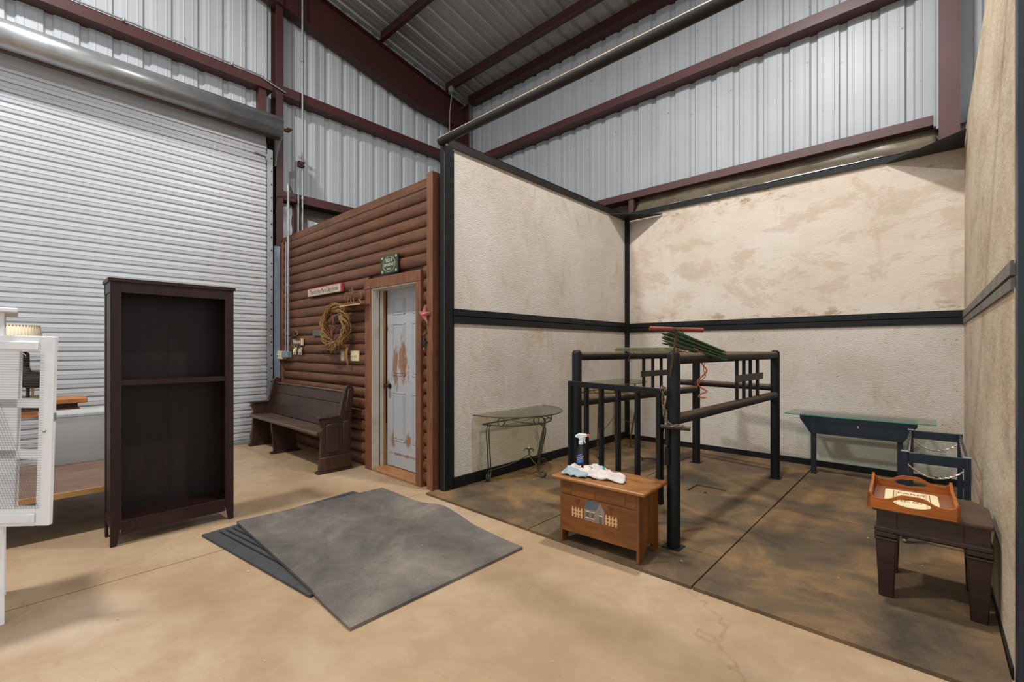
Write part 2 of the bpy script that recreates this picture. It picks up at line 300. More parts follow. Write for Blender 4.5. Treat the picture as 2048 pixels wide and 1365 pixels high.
# ---------------------------------------------------------------- mesh helpers
def V(*a): return Vector(a)
class MB:
    def __init__(s): s.v = []; s.f = []
    def add(s, vs, fs):
        k = len(s.v); s.v += [tuple(p) for p in vs]; s.f += [tuple(i+k for i in f) for f in fs]; return s
    def box(s, x0, y0, z0, x1, y1, z1):
        vs = [(x0, y0, z0), (x1, y0, z0), (x1, y1, z0), (x0, y1, z0), (x0, y0, z1), (x1, y0, z1), (x1, y1, z1), (x0, y1, z1)]
        return s.add(vs, [(0, 3, 2, 1), (4, 5, 6, 7), (0, 1, 5, 4), (1, 2, 6, 5), (2, 3, 7, 6), (3, 0, 4, 7)])
    def hexa(s, b, t):
        return s.add(list(b)+list(t), [(0, 3, 2, 1), (4, 5, 6, 7), (0, 1, 5, 4), (1, 2, 6, 5), (2, 3, 7, 6), (3, 0, 4, 7)])
    def bar(s, p, q, w, h, up=(0, 0, 1)):
        p = Vector(p); q = Vector(q); d = (q-p).normalized(); u = Vector(up)
        a = d.cross(u)
        if a.length < 1e-4: a = d.cross(Vector((1, 0, 0)))
        a.normalize(); b = a.cross(d).normalized(); a = a*w/2; b = b*h/2
        return s.add([p-a-b, p+a-b, p+a+b, p-a+b, q-a-b, q+a-b, q+a+b, q-a+b],
                     [(0, 1, 2, 3)[::-1], (4, 5, 6, 7), (0, 1, 5, 4), (1, 2, 6, 5), (2, 3, 7, 6), (3, 0, 4, 7)])
    def prism(s, poly, axis, a0, a1):
        n = len(poly)
        def P(t, a):
            if axis == 'x': return (a, t[0], t[1])
            if axis == 'y': return (t[0], a, t[1])
            return (t[0], t[1], a)
        vs = [P(t, a0) for t in poly]+[P(t, a1) for t in poly]
        fs = [tuple(range(n)), tuple(range(2*n-1, n-1, -1))]+[(i, i+n, (i+1) % n+n, (i+1) % n) for i in range(n)]
        return s.add(vs, fs)
    def strip(s, prof, axis, a0, a1):      # open profile extruded: a folded sheet
        n = len(prof)
        def P(t, a):
            if axis == 'x': return (a, t[0], t[1])
            if axis == 'y': return (t[0], a, t[1])
            return (t[0], t[1], a)
        return s.add([P(t, a0) for t in prof]+[P(t, a1) for t in prof], [(i, i+1, i+1+n, i+n) for i in range(n-1)])
    def tube(s, pts, r, n=8, closed=False, caps=True):
        pts = [Vector(p) for p in pts]; m = len(pts); rr = r if isinstance(r, (list, tuple)) else [r]*m
        vs = []; t0 = None; u = None
        for i, p in enumerate(pts):
            if closed: d = pts[(i+1) % m]-pts[i-1]
            else: d = pts[min(i+1, m-1)]-pts[max(i-1, 0)]
            d.normalize()
            if u is None:
                u = d.cross(Vector((0, 0, 1)))
                if u.length < .05: u = d.cross(Vector((1, 0, 0)))
                u.normalize()
            else:
                u = u-d*u.dot(d)
                if u.length < 1e-5: u = d.cross(Vector((.3, .5, .8)))
                u.normalize()
            b = d.cross(u)
            for k in range(n):
                a = 2*PI*k/n; vs.append(p+(u*math.cos(a)+b*math.sin(a))*rr[i])
        fs = []; L = m if closed else m-1
        for i in range(L):
            j = (i+1) % m
            for k in range(n): fs.append((i*n+k, i*n+(k+1) % n, j*n+(k+1) % n, j*n+k))
        if caps and not closed: fs += [tuple(range(n-1, -1, -1)), tuple(range((m-1)*n, m*n))]
        return s.add(vs, fs)
    def lathe(s, prof, c=(0, 0, 0), n=20, sx=1, sy=1):
        vs = []; m = len(prof)
        for r, z in prof:
            for k in range(n):
                a = 2*PI*k/n; vs.append((c[0]+r*math.cos(a)*sx, c[1]+r*math.sin(a)*sy, c[2]+z))
        fs = [(i*n+k, i*n+(k+1) % n, (i+1)*n+(k+1) % n, (i+1)*n+k) for i in range(m-1) for k in range(n)]
        fs += [tuple(range(n-1, -1, -1)), tuple(range((m-1)*n, m*n))]
        return s.add(vs, fs)
    def ball(s, c, r, sx=1, sy=1, sz=1, n=12, m=7):
        return s.lathe([(r*math.sin(PI*(.02+.96*i/m)), -r*sz*math.cos(PI*(.02+.96*i/m))) for i in range(m+1)], c, n, sx, sy)
    def grid(s, fn, nu, nv):
        vs = [fn(i/nu, j/nv) for j in range(nv+1) for i in range(nu+1)]
        return s.add(vs, [(j*(nu+1)+i, j*(nu+1)+i+1, (j+1)*(nu+1)+i+1, (j+1)*(nu+1)+i) for j in range(nv) for i in range(nu)])
    def xf(s, mat):
        s.v = [tuple(mat @ Vector(p)) for p in s.v]; return s
    def mesh(s, name, mat, bevel=0, smooth=35, recalc=True):
        me = bpy.data.meshes.new(name); me.from_pydata(s.v, [], s.f)
        bm = bmesh.new(); bm.from_mesh(me)
        if recalc: bmesh.ops.recalc_face_normals(bm, faces=bm.faces)
        if bevel:
            ed = [e for e in bm.edges if len(e.link_faces) == 2 and e.calc_face_angle(0) > .6]
            bmesh.ops.bevel(bm, geom=ed, offset=bevel, segments=1, affect='EDGES', clamp_overlap=True)
        bm.to_mesh(me); bm.free()
        me.materials.append(M[mat] if isinstance(mat, str) else mat)
        if smooth:
            me.polygons.foreach_set('use_smooth', [True]*len(me.polygons)); me.set_sharp_from_angle(angle=math.radians(smooth))
        return me
    def build(s, name, mat, parent=None, bevel=0, smooth=35, kind=None, solid=0, recalc=True, label=None):
        o = bpy.data.objects.new(name, s.mesh(name, mat, bevel, smooth, recalc)); COL.objects.link(o)
        if parent: o.parent = parent
        if kind: o['kind'] = kind
        if label: o['label'] = label
        if solid:
            md = o.modifiers.new('thickness', 'SOLIDIFY'); md.thickness = solid; md.offset = 0
        return o
def tag(o, label, cat, group=None):
    o['label'] = label; o['category'] = cat
    if group: o['group'] = group
    return o
def thing(name, label, cat, loc=(0, 0, 0), rz=0, group=None):
    o = bpy.data.objects.new(name, None); o.empty_display_size = .1; COL.objects.link(o)
    o.location = loc; o.rotation_euler = (0, 0, rz); return tag(o, label, cat, group)
def copy_tree(o, parent=None):
    c = o.copy(); COL.objects.link(c)
    if parent: c.parent = parent
    for ch in list(o.children): copy_tree(ch, c)
    return c
def inst(o, name=None, loc=None, rot=None, parent=None):
    c = o.copy(); COL.objects.link(c)
    if loc is not None: c.location = loc
    if rot is not None: c.rotation_euler = rot
    if parent is not None: c.parent = parent
    return c
def struct(o):
    o['kind'] = 'structure'; return o
def text(body, size, mat, parent, mw, ext=.001, name='lettering', sx=1, space=1):
    c = bpy.data.curves.new(name, 'FONT'); c.body = body; c.size = size; c.extrude = ext; c.align_x = 'CENTER'; c.align_y = 'CENTER'; c.space_character = space
    t = bpy.data.objects.new(name+'_curve', c); COL.objects.link(t)
    dg = bpy.context.evaluated_depsgraph_get(); me = bpy.data.meshes.new_from_object(t.evaluated_get(dg)); bpy.data.objects.remove(t)
    me.name = name; me.materials.clear(); me.materials.append(M[mat])
    me.transform(mw @ Matrix.Diagonal((sx, 1, 1, 1)))
    o = bpy.data.objects.new(name, me); COL.objects.link(o); o.parent = parent; return o
def bez(p0, p1, p2, p3, n=10):
    r = []
    for i in range(n+1):
        t = i/n; a = (1-t)
        r.append(Vector(p0)*a**3+Vector(p1)*3*a*a*t+Vector(p2)*3*a*t*t+Vector(p3)*t**3)
    return r
def spline(pts, n=8):                     # Catmull-Rom through points
    P = [Vector(p) for p in pts]; P = [P[0]*2-P[1]]+P+[P[-1]*2-P[-2]]; r = []
    for i in range(1, len(P)-2):
        for k in range(n):
            t = k/n; a, b, c, d = P[i-1:i+3]
            r.append(.5*((2*b)+(c-a)*t+(2*a-5*b+4*c-d)*t*t+(3*b-a-3*c+d)*t**3))
    r.append(P[-2]); return r
FRONT_X = Matrix.Rotation(PI/2, 4, 'X')   # text plane facing -Y
# ================================================================ SETTING
def zr(y): return 7.44-.19*(y-3.566)      # underside of the roof sheets
fl = struct(MB().add([(-8, -7, 0), (7, -7, 0), (7, 7, 0), (-8, 7, 0)], [(0, 1, 2, 3)]).build('floor', 'concrete', smooth=0))
MB().box(-3.632, -4, -.004, -3.627, 2.64, .0006).build('control_joint', 'rod', fl)

# ---- steel sheet walls
RIB = [(0, 0), (.045, 0), (.05, .004), (.06, .004), (.065, 0), (.105, 0), (.125, -.032), (.18, -.032), (.20, 0), (.24, 0), (.245, .004), (.255, .004), (.26, 0)]
prof = [(k*.3048+a, d) for k in range(3) for a, d in RIB]+[(.914, 0)]
lin_l = MB()
lin_l.box(-7.72, 2.60, 0, -7.69, 6.9, 3.9)
wl = struct(lin_l.build('wall_left', 'insul'))
pm = MB().strip([(-7.65+d, y) for y, d in prof], 'z', 0, 1).mesh('wall_panel', 'sheet', recalc=False)
y = 6.80
k = 0
while y > -2.4:
    y0 = y-.914; zb = 3.78
    o = bpy.data.objects.new('wall_panel', pm); COL.objects.link(o); o.parent = wl
    o.location = (0, y0, zb); o.scale = (1, 1, zr(y0)+.02-zb); y = y0
for (a, b, z0, z1) in ((-2.2, 2.66, 5.36, 5.50), (2.82, 6.24, 5.36, 5.50), (2.82, 6.24, 3.735, 3.865)):
    MB().prism([(-7.45, z0), (-7.45, z1), (-7.462, z1), (-7.462, z0+.012), (-7.688, z0+.012), (-7.688, z0)], 'y', a, b).build('girt', 'red_lit', wl)
MB().box(-7.462, 2.705, 0, -7.45, 2.81, 7.55).box(-7.64, 2.752, 0, -7.46, 2.764, 7.55).box(-7.65, 2.70, 0, -7.638, 2.81, 7.55).build('column', 'red', wl)
MB().box(-7.60, 2.47, 0, -7.49, 2.58, 5.36).build('door_jamb', 'red_lit', wl)
MB().box(-7.63, 2.60, 0, -7.61, 2.705, 4.9).build('jamb_gap_shade', 'dark', wl)  # black sheet standing in for the shade in the gap
MB().box(-7.63, 3.0, 2.4, -7.50, 3.10, 3.74).build('stub_post', 'red', wl)
MB().grid(lambda u, v: (-7.60+.05*noise.noise(V(u*3, v*5, 1))+.02*noise.noise(V(u*14, v*9, 4)), 2.80+.22*u, 2.6+1.12*v), 10, 22).build('torn_plastic', 'paperwhite', wl, solid=.002)
MB().grid(lambda u, v: (-7.60+.04*noise.noise(V(u*5, v*5, 8))+.012*noise.noise(V(u*20, v*12, 4)), 3.10+1.6*u, 2.6+1.0*v), 26, 20).build('insulation_liner', 'insul', wl, solid=.002)
MB().grid(lambda u, v: (-7.575+.03*noise.noise(V(u*9, v*9, 3)), 3.28+.62*u-.05*v, 3.05+.48*v-.10*u), 14, 10).build('torn_plastic', 'paperwhite', wl, solid=.002)
# rigid frame: corner column and rafter
MB().box(-7.506, 6.25, 0, -7.494, 6.62, 6.12).box(-7.504, 6.5, 6.12, -7.496, 6.62, 6.60).box(-7.60, 6.24, 0, -7.40, 6.252, 6.15).box(-7.60, 6.62, 0, -7.40, 6.632, 6.7).build('corner_column', 'red', wl)
rz_ = lambda y: 7.18-.19*(y-3.566)
rb = [(6.5, 6.13), (6.25, 6.13), (5.34, 6.19), (2.8, 6.73), (-2.4, 7.83)]
rt = [(-2.4, rz_(-2.4)), (6.5, rz_(6.5))]
r = MB().prism(rb+rt, 'x', -7.506, -7.494)
for i in range(len(rb)-1):
    (ya, za), (yb, zb) = rb[i], rb[i+1]
    r.hexa([(-7.6, ya, za-.012), (-7.4, ya, za-.012), (-7.4, yb, zb-.012), (-7.6, yb, zb-.012)], [(-7.6, ya, za), (-7.4, ya, za), (-7.4, yb, zb), (-7.6, yb, zb)])
(ya, za), (yb, zb) = rt
r.hexa([(-7.6, ya, za-.012), (-7.4, ya, za-.012), (-7.4, yb, zb-.012), (-7.6, yb, zb-.012)], [(-7.6, ya, za), (-7.4, ya, za), (-7.4, yb, zb), (-7.6, yb, zb)])
r.build('rafter', 'red', wl)

wb = struct(MB().box(-7.7, 6.86, 0, 5.2, 6.88, 3.9).build('wall_back', 'insul'))
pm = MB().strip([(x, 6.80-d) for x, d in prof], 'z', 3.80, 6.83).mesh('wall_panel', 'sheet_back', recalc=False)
for k in range(14):
    o = bpy.data.objects.new('wall_panel', pm); COL.objects.link(o); o.parent = wb; o.location = (-7.66+.914*k, 0, 0)
for (a, b, z0, z1, m) in ((-7.4, .04, 5.36, 5.49, 'red_lit'), (.20, 5, 5.36, 5.49, 'red_lit'), (-7.4, 0, 3.78, 3.885, 'red_lit'), (.26, 5, 3.80, 3.90, 'red_lit'), (-7.38, 5, 6.70, 6.855, 'red')):
    MB().prism([(6.60, z0), (6.60, z1), (6.612, z1), (6.612, z0+.012), (6.838, z0+.012), (6.838, z0)], 'x', a, b).build('girt', m, wb)
MB().box(.04, 6.50, 0, .20, 6.512, 6.87).box(.114, 6.51, 0, .126, 6.78, 6.87).box(.04, 6.775, 0, .20, 6.787, 6.87).build('column', 'red_lit', wb)
MB().box(-3.58, 6.62, 2.6, -3.49, 6.72, 3.79).build('stub_post', 'red_lit', wb)
def liner(u, v):
    x = -3.45+3.47*u; yy = [6.49, 6.53, 6.60, 6.66, 6.70, 6.73]; zz = [3.50, 3.535, 3.575, 3.64, 3.72, 3.81]; i = min(int(v*5), 4); t = v*5-i
    n = noise.noise(V(x*1.6, v*3, 2))*.03+noise.noise(V(x*6, v*6, 7))*.012
    return (x, yy[i]*(1-t)+yy[i+1]*t+n*(.2+v), zz[i]*(1-t)+zz[i+1]*t+n*.5*math.sin(PI*min(v, .98)))
MB().grid(liner, 90, 15).build('insulation_liner', 'insul', wb, solid=.002, smooth=80)

# ---- roof
ce = struct(MB().hexa([(-7.8, -3.2, zr(-3.2)+.05), (5.2, -3.2, zr(-3.2)+.05), (5.2, 7.0, zr(7.0)+.05), (-7.8, 7.0, zr(7.0)+.05)], [(-7.8, -3.2, zr(-3.2)+.08), (5.2, -3.2, zr(-3.2)+.08), (5.2, 7.0, zr(7.0)+.08), (-7.8, 7.0, zr(7.0)+.08)]).build('ceiling', 'galv_dull'))
m = MB(); n = len(prof)
m.add([(x, -3.1, zr(-3.1)-d) for x, d in prof]+[(x, 6.82, zr(6.82)-d) for x, d in prof], [(i, i+n, i+n+1, i+1) for i in range(n-1)])
pm = m.mesh('roof_panel', 'roof', recalc=False)
for k in range(14):
    o = bpy.data.objects.new('roof_panel', pm); COL.objects.link(o); o.parent = ce; o.location = (-7.66+.914*k, 0, 0)
for yy in (6.08, 4.55, 3.0, 1.45, -.1, -1.65):
    z = zr(yy); MB().prism([(yy-.005, z-.005), (yy-.005, z-.21), (yy-.07, z-.21), (yy-.07, z-.225), (yy+.007, z-.225), (yy+.007, z-.018), (yy+.07, z-.025), (yy+.07, z-.018)], 'x', -7.5, 5.1).build('purlin', 'red', ce)

# ---- roll-up door
d1 = struct(MB().box(-7.47, -1.3, .0, -7.43, 2.55, .05).build('door_1', 'galv_dull', bevel=.006))
P = .1093
sp = [(-7.472, 0), (-7.472, .014), (-7.450, .018), (-7.447, .050), (-7.454, .053), (-7.454, .060), (-7.447, .063), (-7.450, .104), (-7.472, P)]
sm = MB().strip(sp, 'y', -1.35, 2.57).mesh('slat', 'slat', smooth=20)
for k in range(41):
    o = bpy.data.objects.new('slat', sm); COL.objects.link(o); o.parent = d1; o.location = (0, 0, .05+P*k)
arc = [(-7.2+.150*math.cos(a), 4.713+.150*math.sin(a)) for a in [math.radians(-104+i*8) for i in range(32)]]
MB().strip(arc, 'y', -1.5, 2.67).build('hood', 'galv', d1, solid=.004)
MB().prism([(-7.2+.150*math.cos(a), 4.713+.150*math.sin(a)) for a in [2*PI*i/36 for i in range(36)]], 'y', 2.668, 2.676).build('hood_end_plate', 'galv', d1)
MB().lathe([(.11, -1.45), (.11, 2.62)], n=24).xf(Matrix.Translation((-7.22, 0, 4.70)) @ Matrix.Rotation(-PI/2, 4, 'X')).build('curtain_roll', 'galv_dull', d1)
MB().prism([(-7.36, 4.60), (-7.12, 4.56), (-7.22, 4.50), (-7.36, 4.33), (-7.40, 4.20), (-7.44, 4.20), (-7.44, 4.70)], 'y', 2.678, 2.686).build('bracket', 'galv_dull', d1)
MB().box(-7.445, -1.4, 4.50, -7.435, 2.56, 4.66).build('header_strip', 'slat', d1)
MB().box(-7.28, -1.5, 4.548, -7.215, 2.67, 4.566).build('hood_lip', 'rod', d1)
MB().tube([(-7.2, 2.67, 4.713), (-7.2, 2.80, 4.713)], .018).box(-7.42, 2.812, 4.78, -7.28, 2.88, 4.80).build('axle', 'rod', d1)
tr = MB().box(-7.425, 2.565, 0, -7.415, 2.655, 4.43).box(-7.47, 2.645, 0, -7.415, 2.655, 4.43).prism([(2.40, 4.33), (2.40, 4.35), (2.565, 4.35), (2.565, 4.25), (2.55, 4.31)], 'x', -7.425, -7.415).build('track', 'galv_dull', d1)
bm_ = MB().prism([(.011*math.cos(a), .011*math.sin(a)) for a in [PI*i/4 for i in range(8)]], 'x', -7.4152, -7.413).mesh('bolt_hole', 'dark')
for k in range(21):
    o = bpy.data.objects.new('bolt_hole', bm_); COL.objects.link(o); o.parent = tr; o.location = (0, 2.625, .30+k*.2)
MB().prism([(.016*math.cos(a)+2.612, .016*math.sin(a)+1.60) for a in [PI*i/6 for i in range(12)]], 'x', -7.414, -7.411).build('sticker', 'yellow', tr)
MB().box(-7.44, 2.665, 0, -7.432, 2.70, 2.98).box(-7.44, 2.70, 0, -7.42, 2.755, 2.98).build('jamb_flashing', 'bluegrey', d1)

# ---- log-sided room
cw = MB().box(-7.64, 2.835, 0, -4.80, 2.95, 3.10).box(-3.84, 2.835, 0, -3.60, 2.95, 3.10).box(-4.80, 2.835, 2.11, -3.84, 2.95, 3.10)
cw.box(-3.66, 2.95, 0, -3.60, 6.3, 2.75).box(-7.6, 6.25, 0, -3.6, 6.3, 2.75).box(-7.64, 2.95, 2.70, -3.6, 6.3, 2.75).box(-7.64, 2.95, 0, -7.6, 6.3, 2.7)
cab = struct(cw.build('wall_cabin', 'walnut'))
bp = [(2.834, .001), (2.815, .003), (2.799, .018), (2.790, .042), (2.787, .066), (2.790, .092), (2.799, .114), (2.815, .128), (2.834, .130)]
def log_mesh(x0, x1): return MB().prism(bp, 'x', x0, x1).mesh('log_board', 'log', smooth=40)
full = log_mesh(-7.40, -3.71); lft = log_mesh(-7.40, -4.872); rgt = log_mesh(-3.805, -3.71)
fa = log_mesh(-7.40, -5.75); fb = log_mesh(-5.747, -3.71); ga = log_mesh(-7.40, -4.25); gb = log_mesh(-4.247, -3.71)
for n_ in range(24):
    z = .023+.131*n_
    if z+.13 < 2.21: ms = (lft, rgt)
    elif z < 2.205: ms = (lft, rgt)
    else: ms = ((full,), (ga, gb), (fa, fb))[n_ % 3]
    for me in ms:
        o = bpy.data.objects.new('log_board', me); COL.objects.link(o); o.parent = cab; o.location = (0, 0, z if n_ < 23 else 3.036-.048)
MB().box(-7.40, 2.788, 3.02, -3.71, 2.84, 3.118).build('top_board', 'log', cab, bevel=.006)
MB().box(-7.62, 2.775, 0, -7.40, 2.835, 3.05).build('corner_board', 'cedar', cab, bevel=.004)
MB().box(-3.712, 2.765, 0, -3.655, 2.835, 3.15).build('corner_board', 'cedar', cab, bevel=.004)
MB().box(-3.655, 2.760, 0, -3.612, 2.95, 3.15).build('corner_board', 'cedar', cab, bevel=.004)
t1 = struct(MB().box(-4.915, 2.755, 2.088, -3.80, 2.835, 2.205).build('trim_1', 'cedar', bevel=.004))
MB().box(-4.890, 2.758, 0, -4.745, 2.835, 2.088).build('casing', 'cedar', t1, bevel=.004)
MB().box(-3.89, 2.758, 0, -3.803, 2.835, 2.088).build('casing', 'cedar', t1, bevel=.004)
MB().box(-4.80, 2.762, 0, -4.738, 2.858, 2.086).build('jamb', 'pine_trim', t1)
MB().box(-4.80, 2.868, 0, -4.736, 2.907, 2.10).build('jamb', 'pine_trim', t1)
MB().box(-4.80, 2.907, 0, -4.734, 2.938, 2.10).build('jamb', 'oak', t1)
MB().box(-3.865, 2.80, 0, -3.84, 2.99, 2.10).build('jamb', 'pine_trim', t1)
MB().box(-4.80, 2.765, 2.078, -3.84, 2.93, 2.10).build('jamb', 'pine_trim', t1)
MB().box(-4.80, 2.858, .0, -4.744, 2.868, 2.085).build('weather_strip', 'dark', t1)
MB().box(-4.79, 2.76, 0, -3.85, 3.02, .032).build('threshold', 'oak', t1, bevel=.006)
d2 = struct(MB().box(-4.728, 2.953, .04, -3.868, 2.99, 2.083).build('door_2', 'door', bevel=.003))
for (z0, z1) in ((1.79, 1.98), (1.09, 1.69), (.34, .90)):
    for (x0, x1) in ((-4.61, -4.36), (-4.22, -3.97)):
        b = MB().box(x0+.03, 2.947, z0+.03, x1-.03, 2.954, z1-.03)
        for (a, c, e, f) in ((x0, z0, x1, z0+.014), (x0, z1-.014, x1, z1), (x0, z0, x0+.014, z1), (x1-.014, z0, x1, z1)): b.box(a, 2.947, c, e, 2.954, f)
        b.build('door_panel', 'door', d2, bevel=.003)
MB().lathe([(.030, 0), (.032, .008), (.012, .012), (.011, .035), (.022, .042), (.029, .058), (.027, .07), (.012, .076)], n=16).xf(Matrix.Translation((-4.665, 2.953, .965)) @ Matrix.Rotation(PI/2, 4, 'X')).build('door_knob', 'blackplastic', d2)
MB().box(-4.727, 2.945, 1.62, -4.714, 2.954, 1.66).build('latch_plate', 'darkiron', d2)

# ---- stall
sl = struct(MB().box(-3.58, 2.90, .05, -3.52, 6.48, 1.66).build('wall_stall_left', 'stall'))
MB().box(-3.58, 2.90, 1.79, -3.52, 6.48, 3.40).build('board', 'stall', sl)
MB().box(-3.545, 2.80, 0, -3.47, 2.812, 3.39).box(-3.545, 2.812, 0, -3.535, 2.93, 3.36).box(-3.535, 2.922, 0, -3.485, 2.932, 3.36).box(-3.478, 2.812, 0, -3.470, 2.90, 3.375).build('post', 'black', sl, bevel=.002)
MB().tube([(-3.478, 2.806, z*.15) for z in range(23)], .007, 6).build('weld_seam', 'greyrail', sl)
MB().box(-3.525, 2.93, 1.732, -3.497, 6.44, 1.80).build('mid_rail', 'black', sl, bevel=.003)
MB().box(-3.525, 2.93, 1.655, -3.500, 6.44, 1.726).build('mid_rail', 'black', sl, bevel=.003)
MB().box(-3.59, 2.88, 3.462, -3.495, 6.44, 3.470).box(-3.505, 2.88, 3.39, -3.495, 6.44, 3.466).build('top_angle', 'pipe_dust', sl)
MB().box(-3.525, 2.93, .0, -3.500, 6.44, .115).build('skirt', 'black', sl)
MB().box(-3.525, 6.39, .0, -3.465, 6.45, 3.40).build('corner_post', 'black', sl, bevel=.003)
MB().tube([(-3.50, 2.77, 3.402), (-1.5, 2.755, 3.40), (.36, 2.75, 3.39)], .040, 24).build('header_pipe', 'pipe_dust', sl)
sb = struct(MB().box(-3.56, 6.45, .04, .30, 6.485, 1.66).build('wall_stall_back', 'stall'))
MB().box(-3.56, 6.45, 1.78, .30, 6.485, 3.44).build('board', 'stall_back', sb)
MB().box(-3.48, 6.425, 1.722, .24, 6.455, 1.79).build('mid_rail', 'black', sb, bevel=.003)
MB().box(-3.48, 6.428, 1.652, .24, 6.455, 1.716).build('mid_rail', 'black', sb, bevel=.003)
MB().box(-3.48, 6.42, 3.492, .24, 6.50, 3.50).box(-3.48, 6.42, 3.43, .24, 6.43, 3.496).build('top_angle', 'black', sb)
MB().box(-3.48, 6.425, 0, .24, 6.455, .075).build('skirt', 'black', sb)
MB().prism([(-3.497, 6.43), (-3.497, 5.90), (-2.93, 6.43)], 'z', 3.378, 3.39).build('gusset', 'black', sb)
MB().prism([(.222, 6.43), (-.375, 6.43), (.222, 5.92)], 'z', 3.418, 3.43).build('gusset', 'black', sb)
MB().grid(lambda u, v: (-2.9+2.52*u, 6.44+.085*v, 3.502+.028*math.sin(PI*v)+.012*noise.noise(V(u*9, v*2, 0))+.008*u), 60, 8).build('foil_flashing', 'foil', sb, solid=.002, smooth=80)
sr = struct(MB().hexa([(.250, 2.84, 0), (.31, 2.84, 0), (.29, 6.45, 0), (.226, 6.45, 0)], [(.250, 2.84, 1.655), (.31, 2.84, 1.655), (.29, 6.45, 1.655), (.226, 6.45, 1.655)]).build('wall_stall_right', 'stall_dirty'))
MB().hexa([(.250, 2.84, 1.76), (.31, 2.84, 1.76), (.29, 6.45, 1.76), (.226, 6.45, 1.76)], [(.252, 2.84, 3.62), (.312, 2.84, 3.62), (.292, 6.45, 3.56), (.230, 6.45, 3.56)]).build('board', 'stall_dirty', sr)
MB().hexa([(.236, 2.85, 1.712), (.256, 2.85, 1.712), (.24, 6.42, 1.712), (.212, 6.42, 1.712)], [(.240, 2.85, 1.775), (.258, 2.85, 1.775), (.24, 6.42, 1.775), (.217, 6.42, 1.775)]).build('mid_rail', 'greyrail', sr)
MB().hexa([(.240, 2.85, 1.65), (.256, 2.85, 1.65), (.24, 6.42, 1.65), (.216, 6.42, 1.65)], [(.240, 2.85, 1.70), (.258, 2.85, 1.70), (.24, 6.42, 1.70), (.216, 6.42, 1.70)]).build('mid_rail', 'greyrail', sr)
MB().box(.252, 2.745, 0, .36, 2.757, 3.62).box(.252, 2.757, 0, .262, 2.842, 3.62).box(.35, 2.757, 0, .36, 2.842, 3.62).build('post', 'navy', sr, bevel=.002)  # black post; its navy colour stands in for blue window light
MB().hexa([(.243, 2.85, 0), (.26, 2.85, 0), (.24, 6.42, 0), (.217, 6.42, 0)], [(.243, 2.85, .05), (.26, 2.85, .05), (.24, 6.42, .05), (.217, 6.42, .05)]).build('skirt', 'black', sr)
# ================================================================ THINGS
# ---- stall mats (each lifts out on its own)
def slab_mat(label, boxes, wob=0):
    b = MB()
    for (x0, y0, x1, y1) in boxes: b.box(x0, y0, 0.0, x1, y1, .02)
    o = b.build('stall_mat', 'mat_stall', smooth=0); return tag(o, label, 'mat', 'rubber mats covering the stall floor')
g = .005
slab_mat('brown stall mat in the open front corner under the tapered end table', [(-1.03+g, 2.655, .238, 4.46)])
slab_mat('brown stall mat at the back under the green glass console', [(-1.03+g*2, 4.467, .218, 6.36)])
slab_mat('short strip of stall mat at the front, under the painted wooden chest', [(-2.28+g, 2.655, -1.03-g, 3.135)])
slab_mat('brown stall mat inside the pipe stocks, in front of the floor drain', [(-2.28+g, 3.14, -1.03-g, 4.43)])
slab_mat('stall mat notched around the square floor drain', [(-2.28+g, 4.70, -1.03-g, 6.36), (-2.28+g, 4.435, -1.77, 4.70), (-1.48, 4.435, -1.03-g, 4.70)])
slab_mat('dark stall mat beside the log room post, under the left glass table', [(-3.57, 2.655, -2.28-g, 2.795), (-3.465, 2.795, -2.28-g, 4.51)])
slab_mat('stall mat in the back left corner under the gilded table', [(-3.49, 4.515, -2.28-g, 6.36)])
dr = MB().grid(lambda u, v: (-1.77+.29*u, 4.435+.265*v, .004+.004*noise.noise(V(u*9, v*9, 1))), 16, 16).build('floor_drain', 'gravel'); tag(dr, 'sunken square floor drain full of brown grit, in the stall mats', 'drain')
MB().prism([(-1.625+.012*math.cos(a), 4.52+.012*math.sin(a)) for a in [PI*i/4 for i in range(8)]], 'z', .004, .010).build('drain_bolt', 'darkiron', dr)

# ---- two loose mats on the concrete
def low(u, v):
    a, b, c, d = V(-4.0, .93, 0), V(-2.57, 1.11, 0), V(-2.73, 2.39, 0), V(-4.145, 2.21, 0)
    return (a*(1-u)+b*u)*(1-v)+(d*(1-u)+c*u)*v
lm = MB(); vs = []; fs = []; rows = [(0, 0), (.07, 0)]
for k in range(25):
    v0 = .07+.0355*k; rows += [(v0, 0), (v0+.001, 1), (v0+.013, 1), (v0+.014, 0)]
rows += [(.97, 0), (1, 0)]
for v, d_ in rows:
    for u in (0, .03, .034, .966, .97, 1):
        p = low(u, v); vs.append((p.x, p.y, .017-(.0145 if d_ and .032 < u < .968 else 0)))
for j in range(len(rows)-1):
    for i in range(5): k = j*6+i; fs.append((k, k+1, k+7, k+6))
lm.add(vs, fs)
q = [low(0, 0), low(1, 0), low(1, 1), low(0, 1)]
for i in range(4):
    a, b = q[i], q[(i+1) % 4]; lm.add([(a.x, a.y, 0), (b.x, b.y, 0), (b.x, b.y, .017), (a.x, a.y, .017)], [(0, 1, 2, 3)])
lm = lm.build('rubber_mat', 'mat_low', smooth=0, recalc=False); tag(lm, 'dark ribbed rubber mat lying mostly under the big grey mat', 'mat')
A, B, Cc, D = V(-4.03, 1.17, 0), V(-2.12, 1.115, 0), V(-2.105, 2.39, 0), V(-3.96, 2.42, 0)
